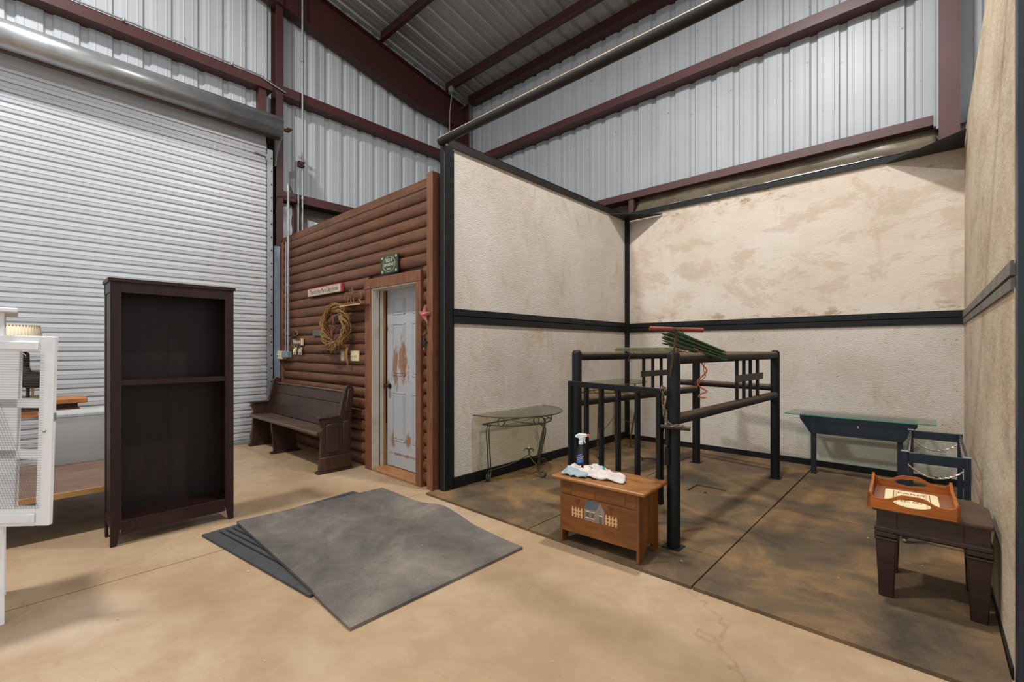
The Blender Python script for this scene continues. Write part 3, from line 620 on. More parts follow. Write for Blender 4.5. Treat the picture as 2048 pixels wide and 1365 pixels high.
def up(u, v, top):
    p = (A*(1-u)+B*u)*(1-v)+(D*(1-u)+Cc*u)*v
    e1 = (V(-2.73, 2.39, 0)-V(-2.57, 1.11, 0)); s = ((p-V(-2.57, 1.11, 0)).cross(e1)).z/e1.length   # >0 right of lower mat's edge
    t = max(0, min(1, (.16-s)/.22)); z = .0185*t*t*(3-2*t)
    z += .055*math.exp(-((u-.52)/.13)**2)*max(0, (v-.62)/.38)**2+.012*math.exp(-((u-.75)/.10)**2)*max(0, (v-.8)/.2)
    z += .004*(1+noise.noise(V(u*3, v*3, 5)))*(t)
    return (p.x, p.y, z+.001+(.018 if top else 0))
um = MB(); nu, nv = 60, 40
um.grid(lambda u, v: up(u, v, True), nu, nv)
lst = [up(i/nu, 0, 0) for i in range(nu)]+[up(1, j/nv, 0) for j in range(nv)]+[up(1-i/nu, 1, 0) for i in range(nu)]+[up(0, 1-j/nv, 0) for j in range(nv)]
N = len(lst); um.add([(a, b, c+.018) for a, b, c in lst]+lst, [(i, i+N, (i+1) % N+N, (i+1) % N) for i in range(N)])
um.grid(lambda u, v: up(u, v, False), nu, nv)
tag(um.build('rubber_mat', 'mat_loose', smooth=30), 'big grey pebbled rubber mat on the concrete, one edge rippled', 'mat')

# ---- pipe stocks with gate
st = thing('pipe_stocks', 'black steel pipe livestock stocks with a barred gate, standing in the stall', 'stocks', (-1.33, 3.10, 0.02))
O = V(1.33, -3.10, -.02)
def W(*p): return V(*p)+O
def Wl(ps): return [W(*p) for p in ps]
F_, BR_, L_, B_ = (-1.33, 3.10), (-1.243, 5.49), (-2.41, 3.49), (-2.12, 5.60)
for (x, y), top in ((F_, 1.385), (BR_, 1.385), (L_, 1.39), (B_, 1.385)):
    pr_ = [(.0445, 0), (.0445, top-.06), (.041, top-.04), (.03, top-.026), (.012, top-.02)]
    MB().lathe(pr_, tuple(W(x, y, .02)), 22).build('post', 'black', st)
    MB().box(*W(x-.06, y-.06, .02), *W(x+.06, y+.06, .026)).build('base_plate', 'black', st)
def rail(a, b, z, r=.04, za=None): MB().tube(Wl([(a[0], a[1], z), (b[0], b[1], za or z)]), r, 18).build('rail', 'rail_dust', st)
rail(F_, BR_, 1.33); rail(F_, BR_, .905); rail(L_, B_, 1.33); rail(L_, B_, .91)
rail(B_, BR_, 1.33); rail((-2.33, 5.63), BR_, .985, .036)
def sidebars(a, b, ts, cross):
    for t in ts:
        x = a[0]+(b[0]-a[0])*t; y = a[1]+(b[1]-a[1])*t
        MB().bar(W(x, y, .90), W(x, y, 1.33), .026, .026, (1, 0, 0)).build('bar', 'black', st, bevel=.002)
    t0, t1 = ts[0]-.035, ts[-1]+.035
    MB().bar(W(a[0]+(b[0]-a[0])*t0-.02*cross, a[1]+(b[1]-a[1])*t0, 1.135), W(a[0]+(b[0]-a[0])*t1-.02*cross, a[1]+(b[1]-a[1])*t1, 1.135), .014, .062).build('cross_strap', 'pipe_dusty', st, bevel=.002)
sidebars(F_, BR_, (.519, .594, .669, .755), -1); sidebars(L_, B_, (.49, .568, .645, .72), -1)
gd = (V(-2.335, 3.245, 0)-V(-1.385, 3.04, 0)).normalized(); g0 = V(-1.385, 3.04, 0); gl = .955
def G(s, z): p = g0+gd*s; return W(p.x, p.y, z)
gt = MB().bar(G(0, 1.10), G(gl, 1.10), .034, .045).bar(G(0, .335), G(gl, .335), .034, .042).bar(G(.022, .32), G(.022, 1.115), .045, .034, gd).bar(G(gl-.022, .32), G(gl-.022, 1.115), .045, .034, gd).build('gate', 'black', st, bevel=.003)
for s in (.215, .40, .575, .745): MB().bar(G(s, .34), G(s, 1.09), .040, .026, gd).build('gate_bar', 'black', gt, bevel=.002)
hx = V(-1.352, 3.045, 0)
for (z0, z1) in ((.60, .72), (.735, .845)): MB().tube(Wl([(hx.x, hx.y, z0), (hx.x, hx.y, z1)]), .017, 12).build('hinge_barrel', 'black', st)
MB().tube(Wl([(-1.39, 3.03, .862), (-1.20, 3.06, .862)]), .015, 12).build('latch_pin', 'pipe_dusty', st)
# ---- chain hanging from the gate corner
ch = thing('chain', 'rusty steel chain hanging down the gate corner post to the latch pin', 'chain', (-1.352, 3.0, 0))
path = spline([(-.015, .035, 1.128), (-.008, -.03, 1.135), (.0, -.024, 1.10), (.004, -.024, 1.03), (.012, -.024, .96), (.03, -.026, .905), (.062, -.016, .877), (.10, .02, .885), (.13, .03, .885)], 12)
acc = 0; pts = [path[0]]
for a, b in zip(path, path[1:]):
    acc += (b-a).length
    if acc > .0225: pts.append(b); acc = 0
lk = []
for i in range(20):
    t = 2*PI*i/20; lk.append((.0115*math.cos(t)*1.0, 0, .0195*math.sin(t)))
lmesh = MB().tube(lk, .0040, 6, closed=True).mesh('link', 'steel')
for i in range(len(pts)-1):
    d_ = (pts[i+1]-pts[i]); o = bpy.data.objects.new('link', lmesh); COL.objects.link(o); o.parent = ch
    o.location = (pts[i]+pts[i+1])/2; q_ = d_.to_track_quat('Z', 'Y'); o.rotation_mode = 'QUATERNION'
    from mathutils import Quaternion
    o.rotation_quaternion = q_ @ Quaternion((0, 0, 1), PI/2*(i % 2)+.3)
# ---- T handled rod
tp = V(-1.24, 2.94, 1.528); ft = V(-1.70, 3.515, .02)
th_ = thing('handled_rod', 'long rusty rod with red rubber T handle leaning against the stocks', 'tool', ft)
MB().tube([V(0, 0, .0), (tp-ft)*.5, tp-ft], .0075, 10).build('shaft', 'rod', th_)
hd = V(.735, .678, -.035).normalized()
c_ = tp-ft
MB().tube([c_-hd*.03, c_+hd*.03], .013, 12).build('tee', 'rod', th_)
MB().tube([c_-hd*.178, c_-hd*.03], .0145, 12).build('grip', 'grip', th_); MB().tube([c_+hd*.03, c_+hd*.172], .0145, 12).build('grip', 'grip', th_)
# ---- bundle of green steel stakes lying over the rails
def stake_mesh(L, head):
    m_ = MB().tube([(0, 0, 0), (L, 0, 0)], .0066, 6)
    if head: m_.bar((L-.03, 0, 0), (L+.012, 0, 0), .020, .005).bar((L-.12, 0, 0), (L-.09, 0, .018), .007, .007)
    return m_
m1 = stake_mesh(1.16, True).mesh('garden_stake', 'stake2'); m2 = stake_mesh(.50, True).mesh('garden_stake', 'stake')
random.seed(3)
p0 = V(-2.46, 4.33, 1.379); p1 = V(-1.36, 3.52, 1.379)
for i in range(12):
    o = bpy.data.objects.new('garden_stake', m1); COL.objects.link(o)
    row = i % 5; lay = i//5
    sd = V(.593, .805, 0)*(row-2)*.0145+V(0, 0, .0135*lay)
    s0 = p0+sd+(p1-p0).normalized()*random.uniform(-.03, .05); d_ = ((p1+sd*1.0+V(random.uniform(-.002, .002), random.uniform(-.002, .002), 0))-s0)
    o.location = s0; o.rotation_mode = 'QUATERNION'; o.rotation_quaternion = d_.to_track_quat('X', 'Z')
    tag(o, 'long green steel stake in the tied bundle lying across the stocks rails', 'stake', 'long stakes in the bundle')
for i in range(16):
    o = bpy.data.objects.new('garden_stake', m2); COL.objects.link(o)
    gi, gj = i % 4-1.5, i//4-1.5; ax = (V(-1.47, 3.40, 1.475)-V(-1.20, 3.73, 1.338)).normalized(); s1 = ax.cross(V(0, 0, 1)).normalized(); s2 = s1.cross(ax)
    of = s1*gi*.0148+s2*gj*.0142+ax*random.uniform(-.03, .03)
    e0 = V(-1.20, 3.73, 1.345)+of*1.25; e1 = V(-1.47, 3.40, 1.482)+of*2.3
    o.location = e0; o.rotation_mode = 'QUATERNION'; o.rotation_quaternion = (e1-e0).to_track_quat('X', 'Z')
    tag(o, 'short dark green stake in the sloping bunch over the stocks rail', 'stake', 'short stakes in the sloping bunch')
tw = MB()
for k in range(3): tw.tube([V(-1.50+.012*k, 3.60-.01*k, 1.385)+V(.045*math.cos(a)*.6, .045*math.cos(a)*.8, .032*math.sin(a)) for a in [2*PI*i/14 for i in range(14)]], .0028, 5, closed=True)
def tz(pts): return [V(-1.345, 3.50, 0)+V(.735, .678, 0)*h_+V(0, 0, z_) for h_, z_ in pts]
tw.tube(spline(tz([(.0, 1.405), (.03, 1.385), (.055, 1.345), (.06, 1.29), (.10, 1.235), (.065, 1.19), (.03, 1.155), (.045, 1.11), (.10, 1.075), (.055, 1.055), (.04, 1.035), (.07, 1.025), (.10, 1.03)]), 6), .0055, 5)
tw.tube(spline(tz([(.02, 1.40), (.065, 1.36), (.085, 1.30), (.075, 1.24), (.09, 1.19), (.05, 1.15), (.02, 1.10)]), 6), .0032, 5)
tag(tw.build('twine', 'twine', smooth=60), 'orange twine tied round the green stakes with its end dangling', 'twine')
gtie = MB()
for k in range(2): gtie.tube([V(-2.20+.10*k, 4.15-.075*k, 1.372)+V(.05*math.cos(a)*.6, .05*math.cos(a)*.8, .026*math.sin(a)-.004) for a in [2*PI*i/14 for i in range(14)]], .003, 5, closed=True)
gtie.tube(spline([(-2.22, 4.14, 1.36), (-2.20, 4.10, 1.33), (-2.215, 4.09, 1.29), (-2.18, 4.10, 1.275)], 5), .003, 5)
tag(gtie.build('wire_tie', 'stake', smooth=60), 'green wire tie looped round the far end of the stakes', 'tie')

# ---- painted chest
cx = thing('blanket_chest', 'small stained pine chest with painted house and picket fence on its front', 'chest', (-1.685, 2.825, .02), math.radians(3.0))
MB().box(-.352, -.195, .448, .352, .195, .472).build('lid', 'chest_top', cx, bevel=.006)
MB().box(-.282, -.158, .085, .282, -.138, .448).build('front_panel', 'chest', cx, bevel=.001)
MB().box(-.282, -.160, .345, .282, -.157, .3475).build('panel_seam', 'dark', cx)
for bx in ((-.282, .3475, -.205), (-.203, .3475, -.02), (-.018, .3475, .205), (.207, .3475, .282)):
    MB().box(bx[0], -.1605, bx[1], bx[2], -.157, .446).build('apron_board', 'chest', cx, bevel=.001)
MB().box(-.282, .138, .085, .282, .158, .448).build('back_panel', 'chest', cx)
MB().box(-.28, -.14, .085, .28, .14, .1).build('bottom_board', 'chest', cx)
for x0 in (-.30, .282):
    ar = [(.075*math.cos(a), .0+.07*abs(math.sin(a))**.7) for a in [PI*i/12 for i in range(13)]]
    MB().prism([(-.158, 0), (-.158, .448), (.158, .448), (.158, 0), (.085, 0)]+[(y_, z_+.012) for y_, z_ in ar]+[(-.085, 0)], 'x', x0, x0+.018).build('end_panel', 'chest_v', cx, bevel=.001)
yf = -.1585
MB().prism([(-.10, .195), (.055, .195), (.055, .285), (.02, .335), (-.012, .275), (-.10, .275)], 'y', yf, yf+.003).build('painted_house', 'housegrey', cx)
MB().prism([(-.104, .275), (-.014, .275), (.018, .338), (-.078, .338)], 'y', yf-.0006, yf).build('painted_roof', 'roofgrey', cx)
for x_ in (-.085, -.045): MB().box(x_, yf-.0006, .220, x_+.022, yf, .258).build('painted_window', 'winshade', cx)
for x_, z_ in ((-.088, .258), (-.048, .258), (-.088, .214), (-.048, .214), (.012, .247)): MB().box(x_, yf-.0009, z_, x_+.028, yf, z_+.005).build('painted_sill', 'cream', cx)
MB().box(.014, yf-.0006, .195, .036, yf, .246).build('painted_door', 'winshade', cx)
for x0 in (-.20, .062):
    b = MB()
    for k in range(4): b.prism([(x0+k*.024, .20), (x0+k*.024+.012, .20), (x0+k*.024+.012, .262), (x0+k*.024+.006, .272), (x0+k*.024, .262)], 'y', yf, yf+.003)
    b.box(x0-.002, yf-.0005, .218, x0+.088, yf+.003, .225).box(x0-.002, yf-.0005, .242, x0+.088, yf+.003, .249)
    b.build('painted_fence', 'fence', cx)
hp = [(0, -.030), (.020, -.004), (.021, .008), (.012, .016), (0, .009), (-.012, .016), (-.021, .008), (-.020, -.004)]
for x0 in (-.155, .105): MB().prism([(x0+a, .315+b_) for a, b_ in hp], 'y', yf, yf+.003).build('painted_heart', 'heart', cx)
for w_, x_ in (('SWEET', -.045), ('HOME', .085)): text(w_, .032, 'olive', cx, Matrix.Translation((x_, yf+.0006, .155)) @ FRONT_X, .0008, 'painted_lettering')
def chest_pt(x, y, z): 
    a = math.radians(3.0); return V(-1.685+x*math.cos(a)-y*math.sin(a), 2.825+x*math.sin(a)+y*math.cos(a), .02+z)
# ---- spray bottle
sbp = chest_pt(-.292, .118, .472)
bo = thing('spray_bottle', 'black spray bottle with blue label and clear trigger head on the chest', 'bottle', sbp, math.radians(35))
MB().lathe([(.034, 0), (.037, .006), (.037, .09), (.034, .115), (.024, .15), (.017, .17), (.014, .185)], n=20, sx=1.0, sy=.72).build('body', 'blackplastic', bo)
MB().lathe([(.0375, .03), (.0376, .10), (.0352, .113)], n=20, sx=1, sy=.73).build('label', 'blackplastic', bo)
for z_, m_, wd in ((.096, 'blue', .020), (.080, 'label_grey', .030), (.066, 'label_grey', .024), (.052, 'blue', .030), (.041, 'blue', .024), (.012, 'white_plastic', .012)):
    MB().grid(lambda u, v: (.0382*math.cos(-PI/2-.35+(u-.5)*wd*55), .0382*.735*math.sin(-PI/2-.35+(u-.5)*wd*55), z_+(v-.5)*.011+(u-.5)*.012), 8, 1).build('label_print', m_, bo, solid=.0006)
MB().lathe([(.019, .178), (.019, .2), (.016, .203)], n=16).build('collar', 'white_plastic', bo)
MB().prism([(-.048, .232), (-.040, .246), (-.015, .258), (.042, .256), (.044, .236), (.022, .234), (.016, .202), (-.014, .202), (-.02, .226), (-.034, .228)], 'y', -.012, .012).build('spray_head', 'white_plastic', bo, bevel=.003)
MB().prism([(.024, .236), (.034, .236), (.030, .205), (.036, .188), (.029, .186), (.020, .206)], 'y', -.006, .006).build('trigger', 'white_plastic', bo)
MB().box(.044, -.011, .237, .060, .011, .255).build('nozzle', 'orangered', bo, bevel=.002)
# ---- rags on the lid
def rag(name, mat_, label, c, rx, ry, hgt, seed, rz):
    def fn(u, v):
        a = 2*PI*u; r_ = v*(1+.16*math.sin(3*a+seed)+.10*math.sin(7*a+2*seed)+.05*math.sin(13*a))
        x = rx*r_*math.cos(a); y_ = ry*r_*math.sin(a)
        p_ = V(x*5+y_*5+seed, y_*11-x*3, seed); rid = (1-abs(noise.noise(p_)))**3.5; rid2 = (1-abs(noise.noise(V(x*17+y_*8, y_*22+seed, 3))))**3
        z = hgt*(.25+.55*rid+.45*rid2*(.4+.6*rid)+.10*math.sin(26*x+17*y_+seed))*max(0, 1-v**2.5)**.6+.010*v*(1+math.sin(9*a+seed))*.5+.004
        return (x, y_, z)
    o = MB().grid(fn, 64, 26).build(name, mat_, solid=.002, smooth=80); o.location = c; o.rotation_euler = (0, 0, rz)
    return tag(o, label, 'cloth'), fn
r1, rfn = rag('cleaning_rag', 'rag', 'crumpled white cotton rag with teal print on the chest lid', chest_pt(-.085, .0, .473), .215, .118, .048, 1.7, math.radians(-8))
for k, (u0, v0) in enumerate(((.27, .32), (.20, .42), (.60, .30))):
    MB().grid(lambda u, v: V(*rfn(u0+.05*(u-.5), v0+.16*(v-.5)))+V(0, 0, .003), 6, 6).build('rag_print', 'teal', r1, solid=.001)
rag('cleaning_rag', 'rag_blue', 'grey blue rag spilling out from under the white rag', chest_pt(-.20, -.085, .473), .095, .075, .045, 4.1, .3)
rag('cleaning_rag', 'rag', 'small pale wadded cloth beside the spray bottle', chest_pt(-.30, .03, .473), .045, .055, .055, 6.3, .5)

# ---- end table and tray
et = thing('end_table', 'dark mahogany end table with thick tapered legs by the right stall wall', 'table', (-.012, 3.50, .02))
MB().prism([(-.240, -.25), (.228, -.25), (.236, -.23), (.236, .12), (.175, .245), (-.215, .245), (-.240, .2)], 'z', .478, .50).build('tabletop', 'endtable_top', et, bevel=.005)
MB().box(-.222, -.232, .385, .222, .225, .478).build('apron', 'endtable', et, bevel=.003)
MB().box(-.232, -.243, .360, .232, .235, .390).build('apron_moulding', 'endtable', et, bevel=.008)
for x_ in (-.135, .125): MB().box(x_-.0015, -.2335, .388, x_+.0015, -.2315, .478).build('apron_seam', 'dark', et)
for sx_ in (-1, 1):
    for sy_ in (-1, 1):
        cx_, cy_ = sx_*.182, sy_*.192
        t = .045; b_ = .032
        lg = MB().hexa([(cx_-b_, cy_-b_, 0), (cx_+b_, cy_-b_, 0), (cx_+b_, cy_+b_, 0), (cx_-b_, cy_+b_, 0)], [(cx_-t, cy_-t, .332), (cx_+t, cy_-t, .332), (cx_+t, cy_+t, .332), (cx_-t, cy_+t, .332)]).build('leg', 'endtable', et, bevel=.004)
        MB().box(cx_-t-.006, cy_-t-.006, .318, cx_+t+.006, cy_+t+.006, .330).box(cx_-t-.004, cy_-t-.004, .336, cx_+t+.004, cy_+t+.004, .362).build('leg_ring', 'endtable', lg, bevel=.004)
ty = thing('serving_tray', 'honey wood serving tray with cream printed panel on the end table', 'tray', (-.094, 3.475, .5215), math.radians(2.2))
hx_, hy_ = .186, .262
MB().box(-hx_+.008, -hy_+.008, 0, hx_-.008, hy_-.008, .010).build('base', 'tray_panel', ty)
def endp():
    top = []
    for i in range(41):
        x_ = -hx_+2*hx_*i/40; t = abs(x_)/hx_
        z_ = .058+.034*math.exp(-(t/.42)**4)+.028*max(0, (t-.80)/.20)**1.3
        top.append((x_, z_))
    return [(hx_, 0), (-hx_, 0)]+top
def panel_hole(y0):
    outer = endp(); oval = [(.076*math.cos(a), .050+.021*math.sin(a)) for a in [2*PI*i/40 for i in range(40)]]
    bm = bmesh.new()
    ov = [bm.verts.new((p[0], y0, p[1])) for p in outer]; iv = [bm.verts.new((p[0], y0, p[1])) for p in oval]
    ed = [bm.edges.new((ov[i], ov[(i+1) % len(ov)])) for i in range(len(ov))]+[bm.edges.new((iv[i], iv[(i+1) % 40])) for i in range(40)]
    bmesh.ops.triangle_fill(bm, use_beauty=True, edges=ed)
    r_ = bmesh.ops.extrude_face_region(bm, geom=bm.faces[:]); vv = [e for e in r_['geom'] if isinstance(e, bmesh.types.BMVert)]
    bmesh.ops.translate(bm, verts=vv, vec=(0, .014, 0)); bmesh.ops.recalc_face_normals(bm, faces=bm.faces)
    me = bpy.data.meshes.new('handle_panel'); bm.to_mesh(me); bm.free(); me.materials.append(M['tray'])
    me.polygons.foreach_set('use_smooth', [True]*len(me.polygons)); me.set_sharp_from_angle(angle=math.radians(35))
    o = bpy.data.objects.new('handle_panel', me); COL.objects.link(o); o.parent = ty; return o
panel_hole(-hy_); panel_hole(hy_-.014)
for sx_ in (-1, 1):
    tp_ = []
    for i in range(21):
        y_ = -hy_+2*hy_*i/20; t = abs(y_)/hy_; tp_.append((y_, .056+.030*max(0, (t-.55)/.45)**1.5+.008*math.exp(-(t/.2)**2)))
    MB().prism([(hy_, 0), (-hy_, 0)]+tp_, 'x', sx_*hx_-.007-.007*sx_, sx_*hx_+.007-.007*sx_).build('side_panel', 'tray', ty)
rp = [(x_, y_) for x_, y_ in [(-.105, -.19), (.105, -.19), (.118, -.177), (.118, .177), (.105, .19), (-.105, .19), (-.118, .177), (-.118, -.177)]]
MB().prism(rp, 'z', .010, .0112).build('printed_panel', 'cream', ty)
for sx_ in (-1, 1):
    b = MB()
    zz_ = [(sx_*.080+.004*(k % 2), -.17+.34*k/40, .0118) for k in range(41)]; b.tube(zz_, .0011, 4)
    for k in range(22): b.box(sx_*.066-.005, -.16+.32*k/21-.001, .0112, sx_*.066+.005, -.16+.32*k/21+.001, .0118)
    b.build('stitch_print', 'redink', ty)
for t_, x_, y_ in (('FRESH', -.024, 0), ('EGGS', .028, 0)):
    text(t_, .058, 'redink', ty, Matrix.Translation((x_, y_, .0115)) @ Matrix.Rotation(PI/2, 4, 'Z'), .0004, 'lettering')
text('FARM', .05, 'redink', ty, Matrix.Translation((0, .125, .0115)) @ Matrix.Rotation(0, 4, 'Z'), .0004, 'lettering')

# ---- navy iron frame with twisted swags
rk = thing('metal_frame', 'navy iron table frame with twisted rod swags and no top', 'frame', (.008, 4.87, .02))
for ys in (-.585, .585):
    for xs in (-.158, .158):
        lg = MB().bar((xs, ys, .03), (xs, ys, .65), .034, .034, (1, 0, 0)).build('leg', 'navy', rk, bevel=.002)
        MB().box(xs-.02, ys-.02, .65, xs+.02, ys+.02, .656).build('leg_cap', 'galv_dull', lg)
        MB().ball((xs, ys, .016), .016).build('foot', 'silver', lg)
    MB().box(-.142, ys-.010, .578, .142, ys+.010, .648).build('end_rail', 'navy', rk, bevel=.002)
    tw_ = [V(-.145+.29*i/40, ys, .562-.075*(1-((i-20)/20)**2)) for i in range(41)]
    b = MB()
    for ph in (0, PI): b.tube([p+V(0, .003*math.cos(i*.9+ph), .003*math.sin(i*.9+ph)) for i, p in enumerate(tw_)], .0048, 6)
    b.build('twisted_swag', 'silver', rk)
for xs in (-.158, .158):
    MB().bar((xs, -.57, .640), (xs, .57, .640), .012, .014).build('side_rail', 'navy', rk)
    b = MB()
    for ph in (0, PI): b.tube([V(xs, -.56+1.12*i/90, .63-.10*(1-((i-45)/45)**2))+V(.004*math.cos(i*.8+ph), 0, .004*math.sin(i*.8+ph)) for i in range(91)], .0038, 5)
    b.build('twisted_swag', 'silver', rk)

# ---- glass topped navy console at the back
gc = thing('console_table', 'navy console table with green edged glass top against the back stall wall', 'table', (-.61, 6.12, .02))
ap = [(-.485, .648), (-.485, .60), (-.39, .45), (.39, .45), (.485, .60), (.485, .648)]
MB().prism(ap, 'y', -.185, -.165).build('apron', 'navy', gc, bevel=.002); MB().prism(ap, 'y', .165, .185).build('apron', 'navy', gc, bevel=.002)
for s_ in (-1, 1):
    MB().hexa([(s_*.485-.008, -.165, .60), (s_*.485+.008, -.165, .60), (s_*.485+.008, .165, .60), (s_*.485-.008, .165, .60)], [(s_*.485-.008, -.165, .648), (s_*.485+.008, -.165, .648), (s_*.485+.008, .165, .648), (s_*.485-.008, .165, .648)]).build('end_board', 'navy', gc)
    MB().bar((s_*.365, -.14, 0), (s_*.365, -.14, .60), .05, .045, (1, 0, 0)).build('leg', 'navy', gc, bevel=.003)
gtp = MB().box(-.625, -.257, .650, .630, .215, .660).build('glass_top', 'glass_green', gc)
MB().box(-.626, -.260, .6495, .631, -.257, .6605).box(.630, -.257, .6495, .633, .215, .6605).build('glass_edge', 'glass_edge', gtp)
for x_, z_ in ((.03, .567), (.035, .553)): MB().ball((x_, -.186, z_), .006, 1.6, .4, .7).build('screw_cover', 'silver', gc)

# ---- demilune glass tables
def scroll(c, r, dirv, n=22, turns=1.1, a0=-PI/2):
    d = Vector(dirv); out = []
    for i in range(n+1):
        t = i/n; rr = r*(1-.55*t); a = a0+2*PI*turns*t
        out.append(Vector(c)+d*(rr*math.cos(a))+V(0, 0, rr*math.sin(a)))
    return out
def demilune(name, label, loc, r, h, mat_, leg_at, rods_, rimz, ornament, rr=.0065):
    t = thing(name, label, 'table', loc)
    poly = [(0, -r)]+[(r*math.cos(a), r*math.sin(a)) for a in [-PI/2+PI*i/48 for i in range(1, 48)]]+[(0, r)]
    gtop = MB().prism(poly, 'z', h-.010, h).build('glass_top', 'glass', t)
    MB().tube([V(x_, y_, h-.005) for x_, y_ in poly], .0052, 5).build('glass_edge', 'darkiron' if ornament else 'iron_gold', gtop)
    for z_, f_ in ((rimz, .80), (rimz+.0, .80)):
        pass
    rim = [V(r*.80*math.cos(a)*.92+.02, r*.80*math.sin(a), rimz) for a in [-PI/2+PI*i/40 for i in range(41)]]
    MB().tube(rim, .008, 8).build('rim', mat_, t); MB().tube([rim[0], rim[-1]], .007, 8).build('rim', mat_, t)
    for (ang) in (-60, -10, 40):
        a = math.radians(ang); p = V(r*.80*math.cos(a)*.92+.02, r*.80*math.sin(a), rimz+.042); tg = V(-math.sin(a), math.cos(a), 0)
        MB().tube([p+tg*.038*math.cos(b)+V(0, 0, .038*math.sin(b)) for b in [2*PI*i/18 for i in range(18)]], .006, 6, closed=True).build('ring', mat_, t)
    for a1, a2 in ((-55, -15), (-5, 35)):
        q1 = [V(r*.80*math.cos(math.radians(a))*.92+.02, r*.80*math.sin(math.radians(a)), z_) for a, z_ in ((a1, rimz+.008), ((a1+a2)/2, rimz+.038), (a2, rimz+.075))]
        q2 = [V(q1[0].x, q1[0].y, rimz+.075), V(q1[1].x, q1[1].y, rimz+.038), V(q1[2].x, q1[2].y, rimz+.008)]
        MB().tube(spline(q1, 5), .004, 6).tube(spline(q2, 5), .004, 6).build('lattice', mat_, t)
    for (lx, ly, dx, dy), rods in zip(leg_at, rods_):
        dv = V(dx, dy, 0).normalized(); sd = V(-dv.y, dv.x, 0); b = MB()
        for k in range(rods):
            off = sd*(k-(rods-1)/2)*.026
            base = V(lx, ly, 0)+off
            pts_ = spline([base+dv*(-.03)+V(0, 0, rimz-.005), base+dv*.045+V(0, 0, rimz-.03), base+dv*.065+V(0, 0, rimz-.09), base+dv*.03+V(0, 0, rimz*.62), base+dv*(-.01)+V(0, 0, rimz*.33), base+dv*(-.03)+V(0, 0, rimz*.16), base+dv*(-.025)+V(0, 0, .07), base+dv*.002+V(0, 0, .022), base+dv*.035+V(0, 0, .008), base+dv*.068+V(0, 0, .03), base+dv*.066+V(0, 0, .062), base+dv*.04+V(0, 0, .072), base+dv*.028+V(0, 0, .052)], 5)
            b.tube(pts_, rr*(1.5 if rods == 1 else 1), 7)
        b.build('leg', mat_, t, smooth=60)
    if ornament:
        cc = V(r*.42, r*.05, .27)
        for (lx, ly, dx, dy) in leg_at:
            e = V(lx, ly, .10); MB().tube(spline([e, e*.75+cc*.25+V(0, 0, .035-.06), e*.35+cc*.65+V(0, 0, -.055), cc+V(0, 0, -.05), cc], 6), .005, 6).build('stretcher', mat_, t)
        MB().ball(cc+V(0, 0, .018), .016).build('finial', 'silver', t)
        for k in range(6):
            a = 2*PI*k/6; d_ = V(math.cos(a), math.sin(a), 0)
            MB().tube(spline([cc, cc+d_*.025+V(0, 0, .014), cc+d_*.05+V(0, 0, .004), cc+d_*.062+V(0, 0, -.012)], 4), .0045, 6).build('petal', mat_, t)
    return t
demilune('console_table', 'half round glass table with scrolled iron legs, nearest the log room post', (-3.505, 3.78, .02), .575, .695, 'iron_green', ((.085, -.43, .5, -.8), (.40, .03, 1, 0), (.075, .43, .3, .8)), (2, 2, 2), .585, True)
t2 = demilune('console_table', 'tall half round gilt iron table in the back left stall corner', (-3.49, 5.58, .02), .66, .93, 'iron_gold', ((.40, -.60, .6, -.7), (.42, .22, .8, .4)), (3, 1), .80, False, .008)
MB().tube([(.06, .36, 0), (.06, .36, .80)], .014, 10).build('back_post', 'iron_gold', t2)
MB().tube([(.38, -.48, .33), (.06, .36, .40), (.40, .25, .33)], .006, 6).build('stretcher', 'iron_gold', t2)
# clip by the stocks post
ck = MB().tube(spline([(-2.64, 5.22, .045), (-2.58, 5.26, .05), (-2.50, 5.33, .04), (-2.44, 5.38, .03)], 5), .013, 8).tube([V(-2.66, 5.20, .045)+V(.028*math.cos(a), .012*math.cos(a), .022*math.sin(a)) for a in [2*PI*i/12 for i in range(12)]], .008, 6, closed=True).build('snap_hook', 'darkiron'); tag(ck, 'dark iron snap hook lying on the mat by the far stocks post', 'hook')
# ---- pew
pw = thing('pew', 'dark wooden church pew with panelled ends against the log wall', 'bench', (-6.125, 2.46, 0))
epf = [(-.185, 0), (-.185, .035), (-.172, .20), (-.160, .40), (-.185, .435), (-.178, .47), (-.150, .50), (-.158, .53), (-.185, .565), (-.19, .60), (.02, .628), (.045, .64), (.115, .93), (.135, .968), (.165, .978), (.205, .965), (.225, .93), (.222, .86), (.195, .60), (.185, .20), (.19, .035), (.19, 0)]
for x0 in (-1.115, 1.065):
    e = MB().prism(epf, 'x', x0, x0+.05).build('end_panel', 'walnut_v', pw, bevel=.004)
    sx = 1 if x0 > 0 else -1; xf = x0+.05 if sx > 0 else x0
    MB().box(x0-.02, -.21, 0, x0+.07, .20, .028).build('runner', 'walnut_v', pw, bevel=.004)
    MB().box(min(xf, xf+sx*.022), -.182, .028, max(xf, xf+sx*.022), .19, .185).build('plinth_block', 'walnut_v', e, bevel=.008)
    MB().box(x0-.018, -.20, .612, x0+.068, .035, .640).build('arm_cap', 'walnut', pw, bevel=.008)
    MB().prism([(-.115, .225), (.045, .225), (.045, .560), (-.115, .545)], 'x', min(xf, xf+sx*.014), max(xf, xf+sx*.014)).build('raised_panel', 'walnut_v', e, bevel=.007)
    MB().prism([(.085, .30), (.155, .30), (.165, .57), (.085, .565)], 'x', min(xf, xf+sx*.014), max(xf, xf+sx*.014)).build('raised_panel', 'walnut_v', e, bevel=.007)
    MB().prism([(.105, .665), (.175, .665), (.210, .90), (.185, .935), (.150, .93)], 'x', min(xf, xf+sx*.014), max(xf, xf+sx*.014)).build('raised_panel', 'walnut_v', e, bevel=.008)
